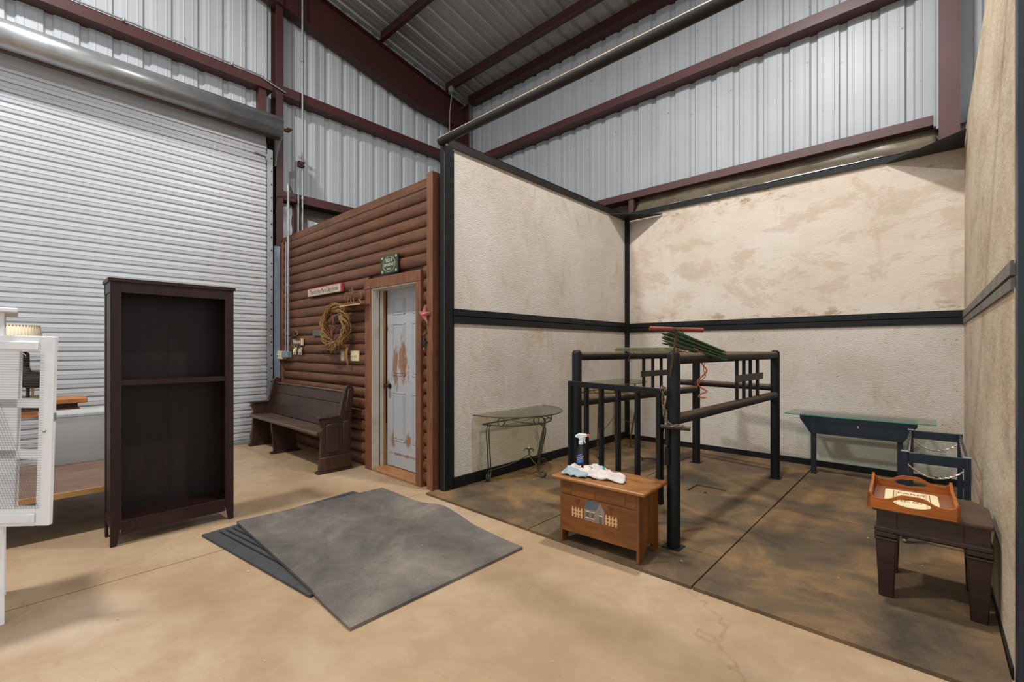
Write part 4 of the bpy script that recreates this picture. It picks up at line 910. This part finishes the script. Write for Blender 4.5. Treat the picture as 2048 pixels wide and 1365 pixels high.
MB().prism([(-.205, .425), (-.21, .45), (-.195, .464), (.115, .450), (.115, .42)], 'x', -1.066, 1.066).build('seat', 'walnut_seat', pw, bevel=.004)
bd = V(0, .105, .46).normalized(); bn = V(0, -bd.z, bd.y)
def backb(t0, t1, nm):
    o0 = V(0, .088, .46); p = [o0+bd*t0, o0+bd*t1, o0+bd*t1-bn*.024, o0+bd*t0-bn*.024]
    MB().prism([(q.y, q.z) for q in p], 'x', -1.066, 1.066).build(nm, 'walnut', pw, bevel=.003)
backb(0, .295, 'back_board'); backb(.299, .43, 'back_board')
b = MB().prism([(.165, .885), (.178, .902), (.215, .895), (.215, .88)], 'x', -1.066, 1.066).build('back_rail', 'walnut_seat', pw, bevel=.003)
MB().prism([(-.15, .03), (-.185, .425), (.11, .425), (.16, .03)], 'x', -.345, -.315).build('mid_support', 'walnut_v', pw, bevel=.003)
MB().box(-.36, -.19, 0, -.30, .19, .03).build('runner', 'walnut_v', pw, bevel=.003)

# ---- bookcase (opens toward +X)
bk = thing('bookcase', 'tall espresso bookcase with one middle shelf and empty bays', 'bookcase', (-4.395, .825, 0))
HW, HD, HT = .385, .15, 1.90
for s in (-1, 1):
    y0, y1 = sorted((s*HW, s*(HW-.018)))
    MB().box(-HD+.04, y0+ (.006 if s < 0 else 0), .14, HD-.03, y1-(.006 if s > 0 else 0), 1.85).build('side_panel', 'espresso', bk)
    a0, a1 = sorted((s*HW, s*(HW-.062))); t0, t1 = sorted((s*HW, s*(HW-.035)))
    MB().hexa([(HD-.022, t0, 0), (HD, t0, 0), (HD, t1, 0), (HD-.022, t1, 0)], [(HD-.022, a0, .14), (HD, a0, .14), (HD, a1, .14), (HD-.022, a1, .14)]).box(HD-.022, a0, .14, HD, a1, 1.875).build('front_stile', 'espresso', bk, bevel=.001)
    MB().box(-HD, y0, 0, -HD+.045, y1, 1.875).build('rear_stile', 'espresso', bk)
    MB().box(-HD, y0, 1.80, HD-.02, y1, 1.875).box(-HD+.04, y0, .13, HD-.02, y1, .19).build('side_rail', 'espresso', bk)
MB().box(-HD-.01, -HW-.012, 1.875, HD+.014, HW+.012, 1.902).build('top', 'espresso', bk, bevel=.003)
MB().box(HD-.022, -HW+.06, 1.802, HD-.001, HW-.06, 1.876).build('top_rail', 'espresso', bk)
MB().box(HD-.022, -HW+.06, .075, HD-.002, HW-.06, .155).build('bottom_rail', 'espresso', bk)
for (a, c, e) in ((-HW+.018, .002, 0), (.001, HW-.018, .003)): MB().box(-HD+.012+e, a, .13, -HD+.018+e, c, 1.87).build('back_panel', 'espresso_dark', bk)
MB().box(-HD+.01, -HW+.018, .150, HD-.004, HW-.018, .172).build('bottom_shelf', 'espresso', bk, bevel=.001)
sh = MB().box(-HD+.02, -HW+.02, 1.135, HD-.006, HW-.02, 1.175).build('shelf', 'espresso', bk, bevel=.002)
b = MB()
for k in range(16): b.add([(HD-.07, HW-.0185, .55+k*.032), (HD-.064, HW-.0185, .55+k*.032), (HD-.064, HW-.0185, .556+k*.032), (HD-.07, HW-.0185, .556+k*.032)], [(0, 1, 2, 3)])
b.build('peg_holes', 'crumb', bk, kind='stuff')

# ---- white hutch with wire mesh door
hu = thing('hutch', 'white painted hutch with wire mesh door at the left edge of the photo', 'cabinet', (-3.46, -.04, 0))
for y0 in (-.065, -.90):
    MB().box(-.06, y0, 0, .0, y0+.06, 1.585).build('post', 'white', hu, bevel=.003); MB().box(-.46, y0, 0, -.40, y0+.06, 1.585).build('post', 'white', hu, bevel=.003)
MB().box(-.50, -.95, 1.585, .045, .042, 1.607).build('top', 'white', hu, bevel=.004)
MB().box(-.45, -.89, .50, -.005, -.01, .52).build('bottom_board', 'white', hu)
MB().box(-.46, -.89, .5, -.445, -.01, 1.585).build('back_panel', 'white', hu)
MB().box(-.42, -.02, .5, -.05, -.012, 1.585).build('side_panel', 'white', hu)
MB().box(-.02, -.84, 1.45, 0, -.065, 1.585).build('head_rail', 'white', hu)
dz = Matrix.Rotation(math.radians(50.7), 4, 'Z') @ Matrix.Translation((.10, -.0, .98)) @ Matrix.Rotation(math.radians(1.6), 4, 'Y') @ Matrix.Translation((-.10, 0, -.98))
def dbox(*a): return MB().box(*a).xf(dz)
dor = dbox(.163, -.028, .503, .225, 0, 1.466).build('door', 'white', hu, bevel=.004)
dbox(-.030, -.024, .52, .068, -.002, 1.45).build('door_stile', 'white', dor, bevel=.002)
dbox(-.03, -.028, 1.385, .163, 0, 1.466).build('door_rail', 'white', dor, bevel=.003)
dbox(-.03, -.042, 1.395, .158, -.028, 1.437).build('moulding', 'white', dor, bevel=.004)
dbox(-.03, -.028, .503, .163, 0, .600).build('door_rail', 'white', dor, bevel=.003)
dbox(-.03, -.040, .522, .165, -.028, .568).build('moulding', 'white', dor, bevel=.004)
for z in (1.100, .842): dbox(-.03, -.024, z, .163, -.002, z+.046).build('door_rail', 'white', dor, bevel=.002)
wm = MB()
for k in range(17): wm.tube([(-.025+k*.0127, -.030, .592), (-.30+k*.0127, -.030, 1.384)], .0007, 3, caps=False)
for k in range(62): wm.tube([(-.028, -.0312, .595+k*.0127), (.186, -.0312, .595+k*.0127)], .0007, 3, caps=False)
wm.xf(dz).build('wire_mesh', 'wire', dor, kind='stuff')
MB().ball((.196, -.034, .985), .007).xf(dz).build('screw', 'galv', dor)
MB().box(.225, -.018, 1.035, .229, -.006, 1.075).xf(dz).build('latch', 'galv', dor)

# ---- orange pine mantel table, lamp, platform, tote
mt = thing('mantel_table', 'orange pine console table with thick overhanging top, behind the plastic tote', 'table', (-6.62, -.50, 0))
MB().box(-.20, -.95, .845, .20, .99, .895).build('top', 'orange', mt, bevel=.006)
MB().box(-.17, -.88, .79, .155, .92, .845).build('recess_board', 'walnut', mt)
MB().box(-.18, -.90, .725, .172, .94, .79).build('moulding', 'orange', mt, bevel=.006)
for y in (-.85, .85):
    for x in (-.14, .12): MB().box(x-.035, y-.035, 0, x+.035, y+.035, .73).build('leg', 'orange', mt, bevel=.004)
lp = thing('table_lamp', 'goose lamp with pleated cream shade standing on the orange pine table', 'lamp', (-6.66, -.02, .895))
MB().box(-.12, -.18, 0, .12, .24, .022).build('base', 'moss', lp, bevel=.008)
MB().tube(spline([(0, .09, .02), (0, .09, .40), (0, .08, .46), (0, .0, .52), (0, 0, .60)], 5), .013, 10).build('stem', 'darkiron', lp)
pl = MB(); nn = 96
prf = [(.155, .50), (.150, .505), (.105, .735), (.103, .74)]
pl.add([((r+.004*(-1)**k)*math.cos(2*PI*k/nn)*1.25, (r+.004*(-1)**k)*math.sin(2*PI*k/nn)*1.25, z) for r, z in ((.168, .475), (.138, .735)) for k in range(nn)], [(k, (k+1) % nn, nn+(k+1) % nn, nn+k) for k in range(nn)])
pl.build('shade', 'shade', lp, solid=.002, smooth=10)
MB().tube([V(.175*math.cos(a), .175*math.sin(a), .737) for a in [2*PI*i/40 for i in range(40)]], .004, 6, closed=True).build('shade_trim', 'cream', lp)
gz = Matrix.Translation((0, .10, .02)) @ Matrix.Diagonal((1.15, 1.15, 1.15, 1))
g1 = MB().ball((.02, .02, .15), .085, .8, 1.15, .9, 16, 10).tube(spline([(.02, -.02, .19), (.02, -.045, .26), (.02, -.04, .33), (.02, -.055, .355)], 5), [.05]*5+[.03]*5+[.026]*6, 10).ball((.02, -.06, .355), .03, .9, 1.3, .9).tube([(.02, -.09, .35), (.02, -.125, .343)], [.013, .005], 8).xf(gz).build('goose', 'bird_dark', lp, smooth=60)
MB().tube([(.0, .02, .0), (.0, .02, .1)], .007, 6).tube([(.05, .02, .0), (.05, .02, .1)], .007, 6).xf(gz).build('goose_legs', 'bird_buff', lp)
MB().ball((.04, -.16, .07), .055, .8, 1.3, .8, 14, 8).ball((.05, -.10, .115), .032, .9, 1.2, .9).tube([(.05, -.07, .11), (.05, -.045, .105)], [.012, .006], 8).xf(Matrix.Translation((0, .10, .01))).build('duck', 'bird_buff', lp, smooth=60)
pf = thing('low_table', 'big low brown topped table holding the clear plastic tote', 'table', (-5.42, .02, 0))
MB().box(-.67, -1.10, .305, .67, 1.08, .33).build('top', 'plank', pf)
MB().box(.668, -1.10, .290, .682, 1.08, .331).build('edge_strip', 'plank_edge', pf)
for x in (-.6, .56):
    for y in (-1.02, 1.0): MB().box(x-.03, y-.03, 0, x+.03, y+.03, .305).build('leg', 'walnut', pf)
tt = thing('storage_tote', 'clear plastic storage tote on the low brown table beside the bookcase', 'tub', (-6.02, .52, .331))
def rr_(hx, hy, r, n=6): return [(sx_*(hx-r)+r*math.cos(a0+PI/2*i/n), sy_*(hy-r)+r*math.sin(a0+PI/2*i/n)) for sx_, sy_, a0 in ((1, 1, 0), (-1, 1, PI/2), (-1, -1, PI), (1, -1, 1.5*PI)) for i in range(n+1)]
lv = [(.86, 0), (.90, .012), (.97, .40), (1.0, .44), (1.045, .445), (1.05, .46)]
tb = MB(); vs = []
for k, z in lv:
    vs += [(x, y, z) for x, y in rr_(.17*k, .37*k, .05)]
nq = 28
tb.add(vs, [(i*nq+j, i*nq+(j+1) % nq, (i+1)*nq+(j+1) % nq, (i+1)*nq+j) for i in range(len(lv)-1) for j in range(nq)]+[tuple(range(nq-1, -1, -1))])
tb.build('tub', 'frost', tt, solid=.003)
vs = [(x, y, .462) for x, y in rr_(.182, .392, .05)]+[(x, y, .474) for x, y in rr_(.178, .388, .05)]
MB().add(vs, [(j, (j+1) % nq, nq+(j+1) % nq, nq+j) for j in range(nq)]+[tuple(range(nq-1, -1, -1)), tuple(range(nq, 2*nq))]).build('lid', 'frost', tt)
gb = MB().box(-.10, -.20, 0, .10, .20, .075).build('game_box', 'greenbox', bevel=.004); gb.location = (-5.75, -.20, .331); tag(gb, 'flat faded green box on the low table, seen through the wire door', 'box')

# ---- wall decor on the log wall
sg = thing('wall_sign', 'long cream sign with red ends lettered Theres No Place Like Home', 'sign', (-5.945, 2.775, 2.178))
MB().box(-.485, -.018, -.053, .485, .012, .053).build('board', 'signcream', sg, bevel=.003)
MB().box(.455, -.020, -.056, .490, .012, .056).build('end_block', 'signred', sg, bevel=.002)
MB().box(-.487, -.019, .046, .487, .012, .056).build('top_edge', 'signred', sg)
text("There's No Place Like Home", .088, 'signbrown', sg, Matrix.Translation((-.015, -.0185, -.004)) @ FRONT_X, .0008, sx=.80)
s2 = thing('wall_sign', 'square dark green BED & BREAKFAST sign above the door', 'sign', (-4.37, 2.765, 2.325))
MB().box(-.163, -.012, -.100, .163, .008, .100).build('board', 'signgreen', s2, bevel=.003)
MB().tube([V(.118*math.cos(a), -.013, .083*math.sin(a)) for a in [2*PI*i/40 for i in range(40)]], .0022, 5, closed=True).build('ring', 'signtext', s2)
text('BED &', .052, 'signtext', s2, Matrix.Translation((0, -.0125, .042)) @ FRONT_X, .0008)
text('BREAKFAST', .047, 'signtext', s2, Matrix.Translation((0, -.0125, -.006)) @ FRONT_X, .0008, sx=.82)
text('N.W.C.', .030, 'signtext', s2, Matrix.Translation((0, -.0125, -.052)) @ FRONT_X, .0008)
for sx_ in (-1, 1):
    for sz_ in (-1, 1):
        b = MB()
        for k in range(5): a = 2*PI*k/5; b.ball((sx_*.135+.010*math.cos(a), -.0125, sz_*.076+.010*math.sin(a)), .006, 1, .3, 1, 8, 4)
        b.build('corner_flower', 'signtext', s2)
# horses on shelf
hs = thing('horse_sculpture', 'copper wire mare and foal on a thin wooden shelf by the door', 'sculpture', (-5.03, 2.70, 1.905))
MB().box(-.25, -.06, 0, .25, .09, .014).build('shelf', 'cedar', hs, bevel=.002)
MB().box(-.25, -.062, .001, .25, -.058, .013).build('shelf_edge', 'fence', hs)
mare = [(-.118, .178), (-.10, .20), (-.078, .222), (-.064, .225), (-.01, .152), (.02, .142), (.05, .150), (.12, .148), (.155, .135), (.172, .108), (.166, .06), (.158, .052), (.160, .09), (.148, .112), (.143, .075), (.118, .062), (.150, .038), (.158, .004), (.150, .003), (.140, .034), (.100, .062), (.112, .035), (.09, .004), (.082, .005), (.098, .04), (.088, .07), (.10, .095), (.0, .092), (-.008, .06), (-.006, .004), (-.014, .004), (-.018, .06), (-.024, .085), (-.058, .078), (-.082, .060), (-.064, .034), (-.070, .030), (-.094, .062), (-.060, .094), (-.032, .105), (-.06, .165), (-.082, .176), (-.108, .168)]
foal = [(-.245, .118), (-.225, .136), (-.205, .146), (-.168, .108), (-.12, .106), (-.102, .098), (-.098, .06), (-.106, .06), (-.112, .04), (-.110, .004), (-.116, .004), (-.120, .045), (-.124, .066), (-.168, .066), (-.172, .004), (-.178, .004), (-.180, .066), (-.190, .090), (-.212, .112), (-.232, .106)]
for nm, pl_, yy in (('mare', mare, 0), ('foal', foal, -.02)):
    q = [V(x, yy, z+.014) for x, z in pl_]
    MB().tube(q, .0042, 5, closed=True).build(nm, 'copper', hs, smooth=60)
    MB().prism([(x, z+.014) for x, z in pl_], 'y', yy+.001, yy+.003).build(nm+'_plate', 'log', hs)
MB().tube([(.27, .05, .20), (.27, .05, -.05)], .004, 6).tube([(.27, .04, .20), (.255, .03, .205)], .004, 6).build('bracket', 'copper', hs)
# wreath
wr = thing('wreath', 'oval grapevine wreath with rust ribbon and dried flowers on the log wall', 'wreath', (-5.50, 2.70, 1.665))
random.seed(11)
vb = MB()
for k in range(46):
    ra = random.uniform(.235, .335); rb_ = random.uniform(.20, .30); ph = random.uniform(0, 6.28); pts = []
    s0 = random.uniform(0, 2*PI); ln = random.uniform(2.2, 6.0); wv = random.randint(3, 7); oz = random.uniform(-.012, .012); ox = random.uniform(-.018, .018)
    N_ = int(10*ln)
    for i in range(N_+1):
        a = s0+ln*i/N_; w_ = .028*math.sin(wv*a+ph); pts.append((ox+(ra+w_)*math.cos(a), -.015+.045*math.cos(wv*a+ph)*random.uniform(.7, 1), oz+(rb_+w_)*math.sin(a)))
    vb.tube(pts, random.uniform(.0035, .0065), 5)
for k in range(14):
    a = random.uniform(0, 2*PI); p = V(.30*math.cos(a), -.03, .26*math.sin(a)); d_ = V(random.uniform(-.09, .09), random.uniform(-.04, .02), random.uniform(-.09, .09)); vb.tube(spline([p, p+d_*.5+V(0, -.01, .01), p+d_], 4), .003, 4)
vb.build('vines', 'vine', wr, kind='stuff', smooth=60)
MB().grid(lambda u, v: (-.03+.035*(u-.5)+.012*math.sin(v*5), -.03+.012*math.sin(v*7+u), .13-.27*v), 4, 16).build('ribbon', 'rust_ribbon', wr, solid=.002)
MB().grid(lambda u, v: (.02+.03*(u-.5)-.02*v, -.04+.012*math.sin(v*6+u), .02-.15*v), 4, 10).build('ribbon', 'rust_ribbon', wr, solid=.002)
fb = MB()
for k in range(34):
    c = V(random.gauss(.01, .07), random.uniform(-.035, -.005), random.gauss(-.10, .07)); a = random.uniform(0, 6.28); d_ = V(math.cos(a), -.3, math.sin(a))*random.uniform(.02, .045); e_ = V(-math.sin(a), 0, math.cos(a))*.011
    fb.add([c, c+d_*.5+e_, c+d_, c+d_*.5-e_], [(0, 1, 2, 3)])
fb.build('dried_leaves', 'dried', wr, kind='stuff', smooth=0)
# plaque, hanging plaques, hook
o = MB().box(-.16, -.010, -.042, .16, .012, .042).box(-.15, -.012, -.034, -.008, -.009, .034).box(.008, -.012, -.034, .15, -.009, .034).build('plaque', 'slate', bevel=.002); o.location = (-6.145, 2.778, 1.615); tag(o, 'small grey two panel plaque left of the wreath', 'plaque')
hp_ = thing('hanging_sign', 'small plum Welcome plaque with farm animal tags hanging below it', 'sign', (-6.785, 2.765, 1.495))
MB().box(-.155, -.014, -.045, .155, .012, .052).build('plaque', 'purple', hp_, bevel=.003)
MB().box(.135, -.016, -.046, .160, .012, .054).build('end_block', 'cream', hp_)
text('Welcome', .075, 'cream', hp_, Matrix.Translation((-.02, -.0146, .006)) @ FRONT_X, .0008, sx=.85)
cow = [(-.055, .0), (-.045, .03), (.02, .034), (.035, .045), (.055, .03), (.045, .012), (.035, .01), (.035, -.035), (.022, -.035), (.020, -.005), (-.025, -.005), (-.028, -.035), (-.042, -.035)]
for x_, m_, s_ in ((-.10, 'cream', 1.0), (-.005, 'purple', .9), (.10, 'signcream', 1.05)):
    t_ = MB().prism([(x_+a*s_, -.135+b_*s_*1.3) for a, b_ in cow], 'y', -.012, -.002).build('animal_tag', m_, hp_)
    MB().tube([(x_-.02, -.006, -.045), (x_-.02, -.006, -.10)], .002, 4).build('cord', 'cream', t_)
def starpoly(R, r, ph=PI/2): return [((R if i % 2 == 0 else r)*math.cos(ph+PI*i/5), (R if i % 2 == 0 else r)*math.sin(ph+PI*i/5)) for i in range(10)]
so = thing('star_ornament', 'little dark star with raffia bow above the plum plaque', 'ornament', (-6.93, 2.77, 1.60))
MB().prism(starpoly(.07, .03), 'y', -.02, .0).build('star', 'darkiron', so, bevel=.003)
MB().tube(spline([(.03, -.015, .02), (.10, -.02, .06), (.14, -.01, .02), (.09, -.02, -.01), (.03, -.015, .0)], 5), .007, 5).tube(spline([(-.01, -.015, -.05), (-.05, -.02, -.12), (-.03, -.015, -.16)], 5), .005, 5).build('raffia', 'vine', so)
kh = MB().tube([(-.10, -.01, 0), (.10, -.012, -.006)], .007, 8).tube([V(.11+.02*math.cos(a), -.012, -.006+.02*math.sin(a)) for a in [2*PI*i/12 for i in range(12)]], .006, 6, closed=True).box(-.09, -.014, -.028, -.075, -.006, 0).box(-.065, -.014, -.022, -.05, -.006, 0).build('iron_key', 'darkiron'); kh.location = (-5.92, 2.775, 1.375); tag(kh, 'dark decorative iron key under the wreath', 'ornament')
cn = MB()
for k in range(4): cn.tube(spline([(0, -.01, 0), (.012*(k-1.5), -.03, -.05), (.018*(k-1.5), -.03, -.10), (.012*(k-1.5)+.01, -.02, -.17-.02*k)], 5), [.010, .014, .016, .014, .012]+[.006]*11, 6)
cn = cn.build('dried_corn', 'vine', smooth=60); cn.location = (-5.245, 2.74, 1.415); tag(cn, 'hanging strand of dried corn husk between the switch plates', 'ornament')
def plate(label, x, z, hw, hh, toggles):
    t = thing('switch_plate', label, 'switch', (x, 2.785, z))
    MB().box(-hw, -.012, -hh, hw, .01, hh).build('plate', 'ivory', t, bevel=.003)
    for k in range(toggles): xk = (k-(toggles-1)/2)*.046; MB().box(xk-.007, -.030, .0, xk+.007, -.010, .014).build('toggle', 'cream', t, bevel=.002)
    return t
plate('single ivory switch plate half under the wreath', -5.47, 1.31, .04, .062, 1)
plate('wide ivory plate of three toggles right of the dried corn', -5.165, 1.312, .095, .062, 3)
sb_ = thing('switch_box', 'ivory four toggle switch box at the corner beside the roll up door', 'switch', (-7.345, 2.74, 1.305))
MB().box(-.10, -.025, -.062, .115, .035, .062).build('plate', 'ivory', sb_, bevel=.003)
for k in range(4): MB().box(-.075+k*.05, -.042, -.002, -.058+k*.05, -.024, .012).build('toggle', 'cream', sb_)
jb = MB().box(-.11, -.035, -.045, .10, .035, .045).build('junction_box', 'bluegrey', bevel=.004); jb.location = (-7.12, 2.74, 1.315); tag(jb, 'grey steel junction box below the two wall conduits', 'box')
# barn star and little chain of stars
bs = thing('barn_star', 'rose red tin barn star right of the cabin door', 'star', (-3.722, 2.745, 1.735), 0)
ph = PI/2-.1; out_ = [V(.105*math.cos(ph+2*PI*i/5), 0, .105*math.sin(ph+2*PI*i/5)) for i in range(5)]; inn = [V(.042*math.cos(ph+PI/5+2*PI*i/5), 0, .042*math.sin(ph+PI/5+2*PI*i/5)) for i in range(5)]
apx = V(0, -.04, 0); mb_ = MB()
for i in range(5): mb_.add([apx, out_[i], inn[i]], [(0, 1, 2)]).add([apx, inn[i-1], out_[i]], [(0, 1, 2)])
for i in range(5): mb_.add([V(0, .004, 0), out_[i], inn[i]], [(0, 2, 1)]).add([V(0, .004, 0), inn[i-1], out_[i]], [(0, 2, 1)])
mb_.build('star', 'star', bs, smooth=0)
cs = thing('star_hanger', 'dark iron hanger with a small star below the rose barn star', 'ornament', (-3.735, 2.77, 1.56))
MB().tube(spline([(-.03, -.01, .02), (-.04, -.012, -.01), (.0, -.015, -.03), (.03, -.012, .0), (.01, -.01, .04)], 5), .005, 6).tube([(0, -.012, -.03), (0, -.012, -.09)], .003, 5).build('scroll', 'darkiron', cs)
MB().prism([(x, z-.105) for x, z in starpoly(.052, .022)], 'y', -.022, -.006).build('star', 'darkiron', cs, bevel=.002)
MB().ball((-.01, -.012, -.165), .012).build('bell', 'copper', cs)
# ---- conduits and cables
def conduit(label, pts, r, m_='galv_dull', clips=()):
    t = thing('conduit', label, 'conduit', (0, 0, 0))
    MB().tube(pts, r, 10).build('pipe', m_, t, smooth=60)
    for c in clips: MB().lathe([(r*1.5, -.02), (r*1.5, .02)], c, 12).build('coupling', m_, t)
    return t
conduit('left thin conduit running down the cabin corner to the ivory switch box', spline([(-7.16, 2.735, 1.34), (-7.16, 2.735, 1.6), (-7.15, 2.735, 2.6), (-7.14, 2.735, 3.0)], 6), .010, clips=[(-7.155, 2.735, 2.2)])
conduit('bent conduit over the log wall top, down to the grey junction box', [(-7.06, 2.735, 1.36), (-7.06, 2.735, 3.74)]+bez((-7.06, 2.735, 3.74), (-7.06, 2.735, 3.86), (-7.12, 2.75, 3.90), (-7.16, 2.78, 3.885), 8)+[(-7.435, 2.97, 3.80)], .016, clips=[(-7.06, 2.735, 2.35), (-7.06, 2.735, 1.62)])
conduit('long conduit dropping from the roof behind the log wall', [(-7.40, 3.085, 2.9), (-7.40, 3.085, 7.2)], .015, clips=[(-7.40, 3.085, 6.0), (-7.40, 3.085, 3.8)])
conduit('short conduit beside the long one below the red clamp', [(-7.40, 3.02, 2.9), (-7.40, 3.02, 4.30)], .014)
vc = thing('pipe_clamp', 'dark red iron clamp where the two conduits meet on the left wall', 'clamp', (-7.40, 3.055, 4.33))
MB().box(-.02, -.05, -.05, .03, .05, .05).build('body', 'red_lit', vc, bevel=.01)
for y_, z_ in ((-.035, .03), (.035, .03), (-.035, -.03), (.035, -.03), (0, 0)): MB().lathe([(.016, 0), (.016, .02), (.006, .02), (.006, .03)], n=6).xf(Matrix.Translation((.03, y_, z_)) @ Matrix.Rotation(PI/2, 4, 'Y')).build('bolt', 'red_lit', vc)
conduit('pale conduit along the high girt above the roll up door', spline([(-7.436, -2.2, 5.515), (-7.436, 0, 5.515), (-7.436, 2.3, 5.515), (-7.436, 2.5, 5.49), (-7.425, 2.70, 5.43), (-7.43, 2.84, 5.40)], 8), .011, clips=[(-7.432, .9, 5.515), (-7.432, 2.1, 5.515)])
pc = thing('ceiling_cable', 'grey cable hanging from a small box on the roof purlin in the corner', 'cable', (-7.25, 6.02, 6.70))
MB().box(-.05, -.03, -.05, .05, .03, .06).build('box', 'galv_dull', pc)
MB().tube(spline([(0, 0, -.05), (.01, 0, -.15), (-.03, 0, -.35), (-.05, 0, -.6), (-.05, 0, -1.5)], 6), .009, 8).build('cable', 'galv_dull', pc)
# crumbs on floor
random.seed(5)
for (x, y, z, r, lb) in ((-3.16, .98, 0, .012, 'pale crumb on the concrete just left of the ribbed mat corner'), (-2.2, .75, 0, .007, 'pale crumb on the concrete in front of the grey mat'), (-1.75, 2.05, 0, .008, 'pale crumb on the concrete right of the grey mat'), (-1.25, 1.62, 0, .006, 'pale crumb on the concrete nearest the bottom edge'), (-3.1, .35, 0, .009, 'pale crumb on the concrete near the hutch shadow'), (-1.20, 2.92, .02, .010, 'pale crumb on the mat by the front stocks post'), (-.98, 5.96, .02, .012, 'pale crumb on the mat by the navy console leg'), (-.35, 4.2, .02, .008, 'pale crumb on the mat left of the navy frame'), (-.05, 3.9, .02, .007, 'pale crumb on the mat behind the end table'), (-.42, 3.35, .02, .006, 'pale crumb on the mat left of the end table'), (-2.9, 1.7, .038, .006, 'pale crumb in the middle of the grey mat'), (-2.6, 1.9, .038, .006, 'pale crumb on the grey mat near its right side')):
    o = MB().ball((0, 0, 0), r*.65, 1.3, .8, .5, 7, 4).build('crumb', 'crumb'); o.location = (x, y, z+r*.33); tag(o, lb, 'debris', 'pale crumbs on the floor')
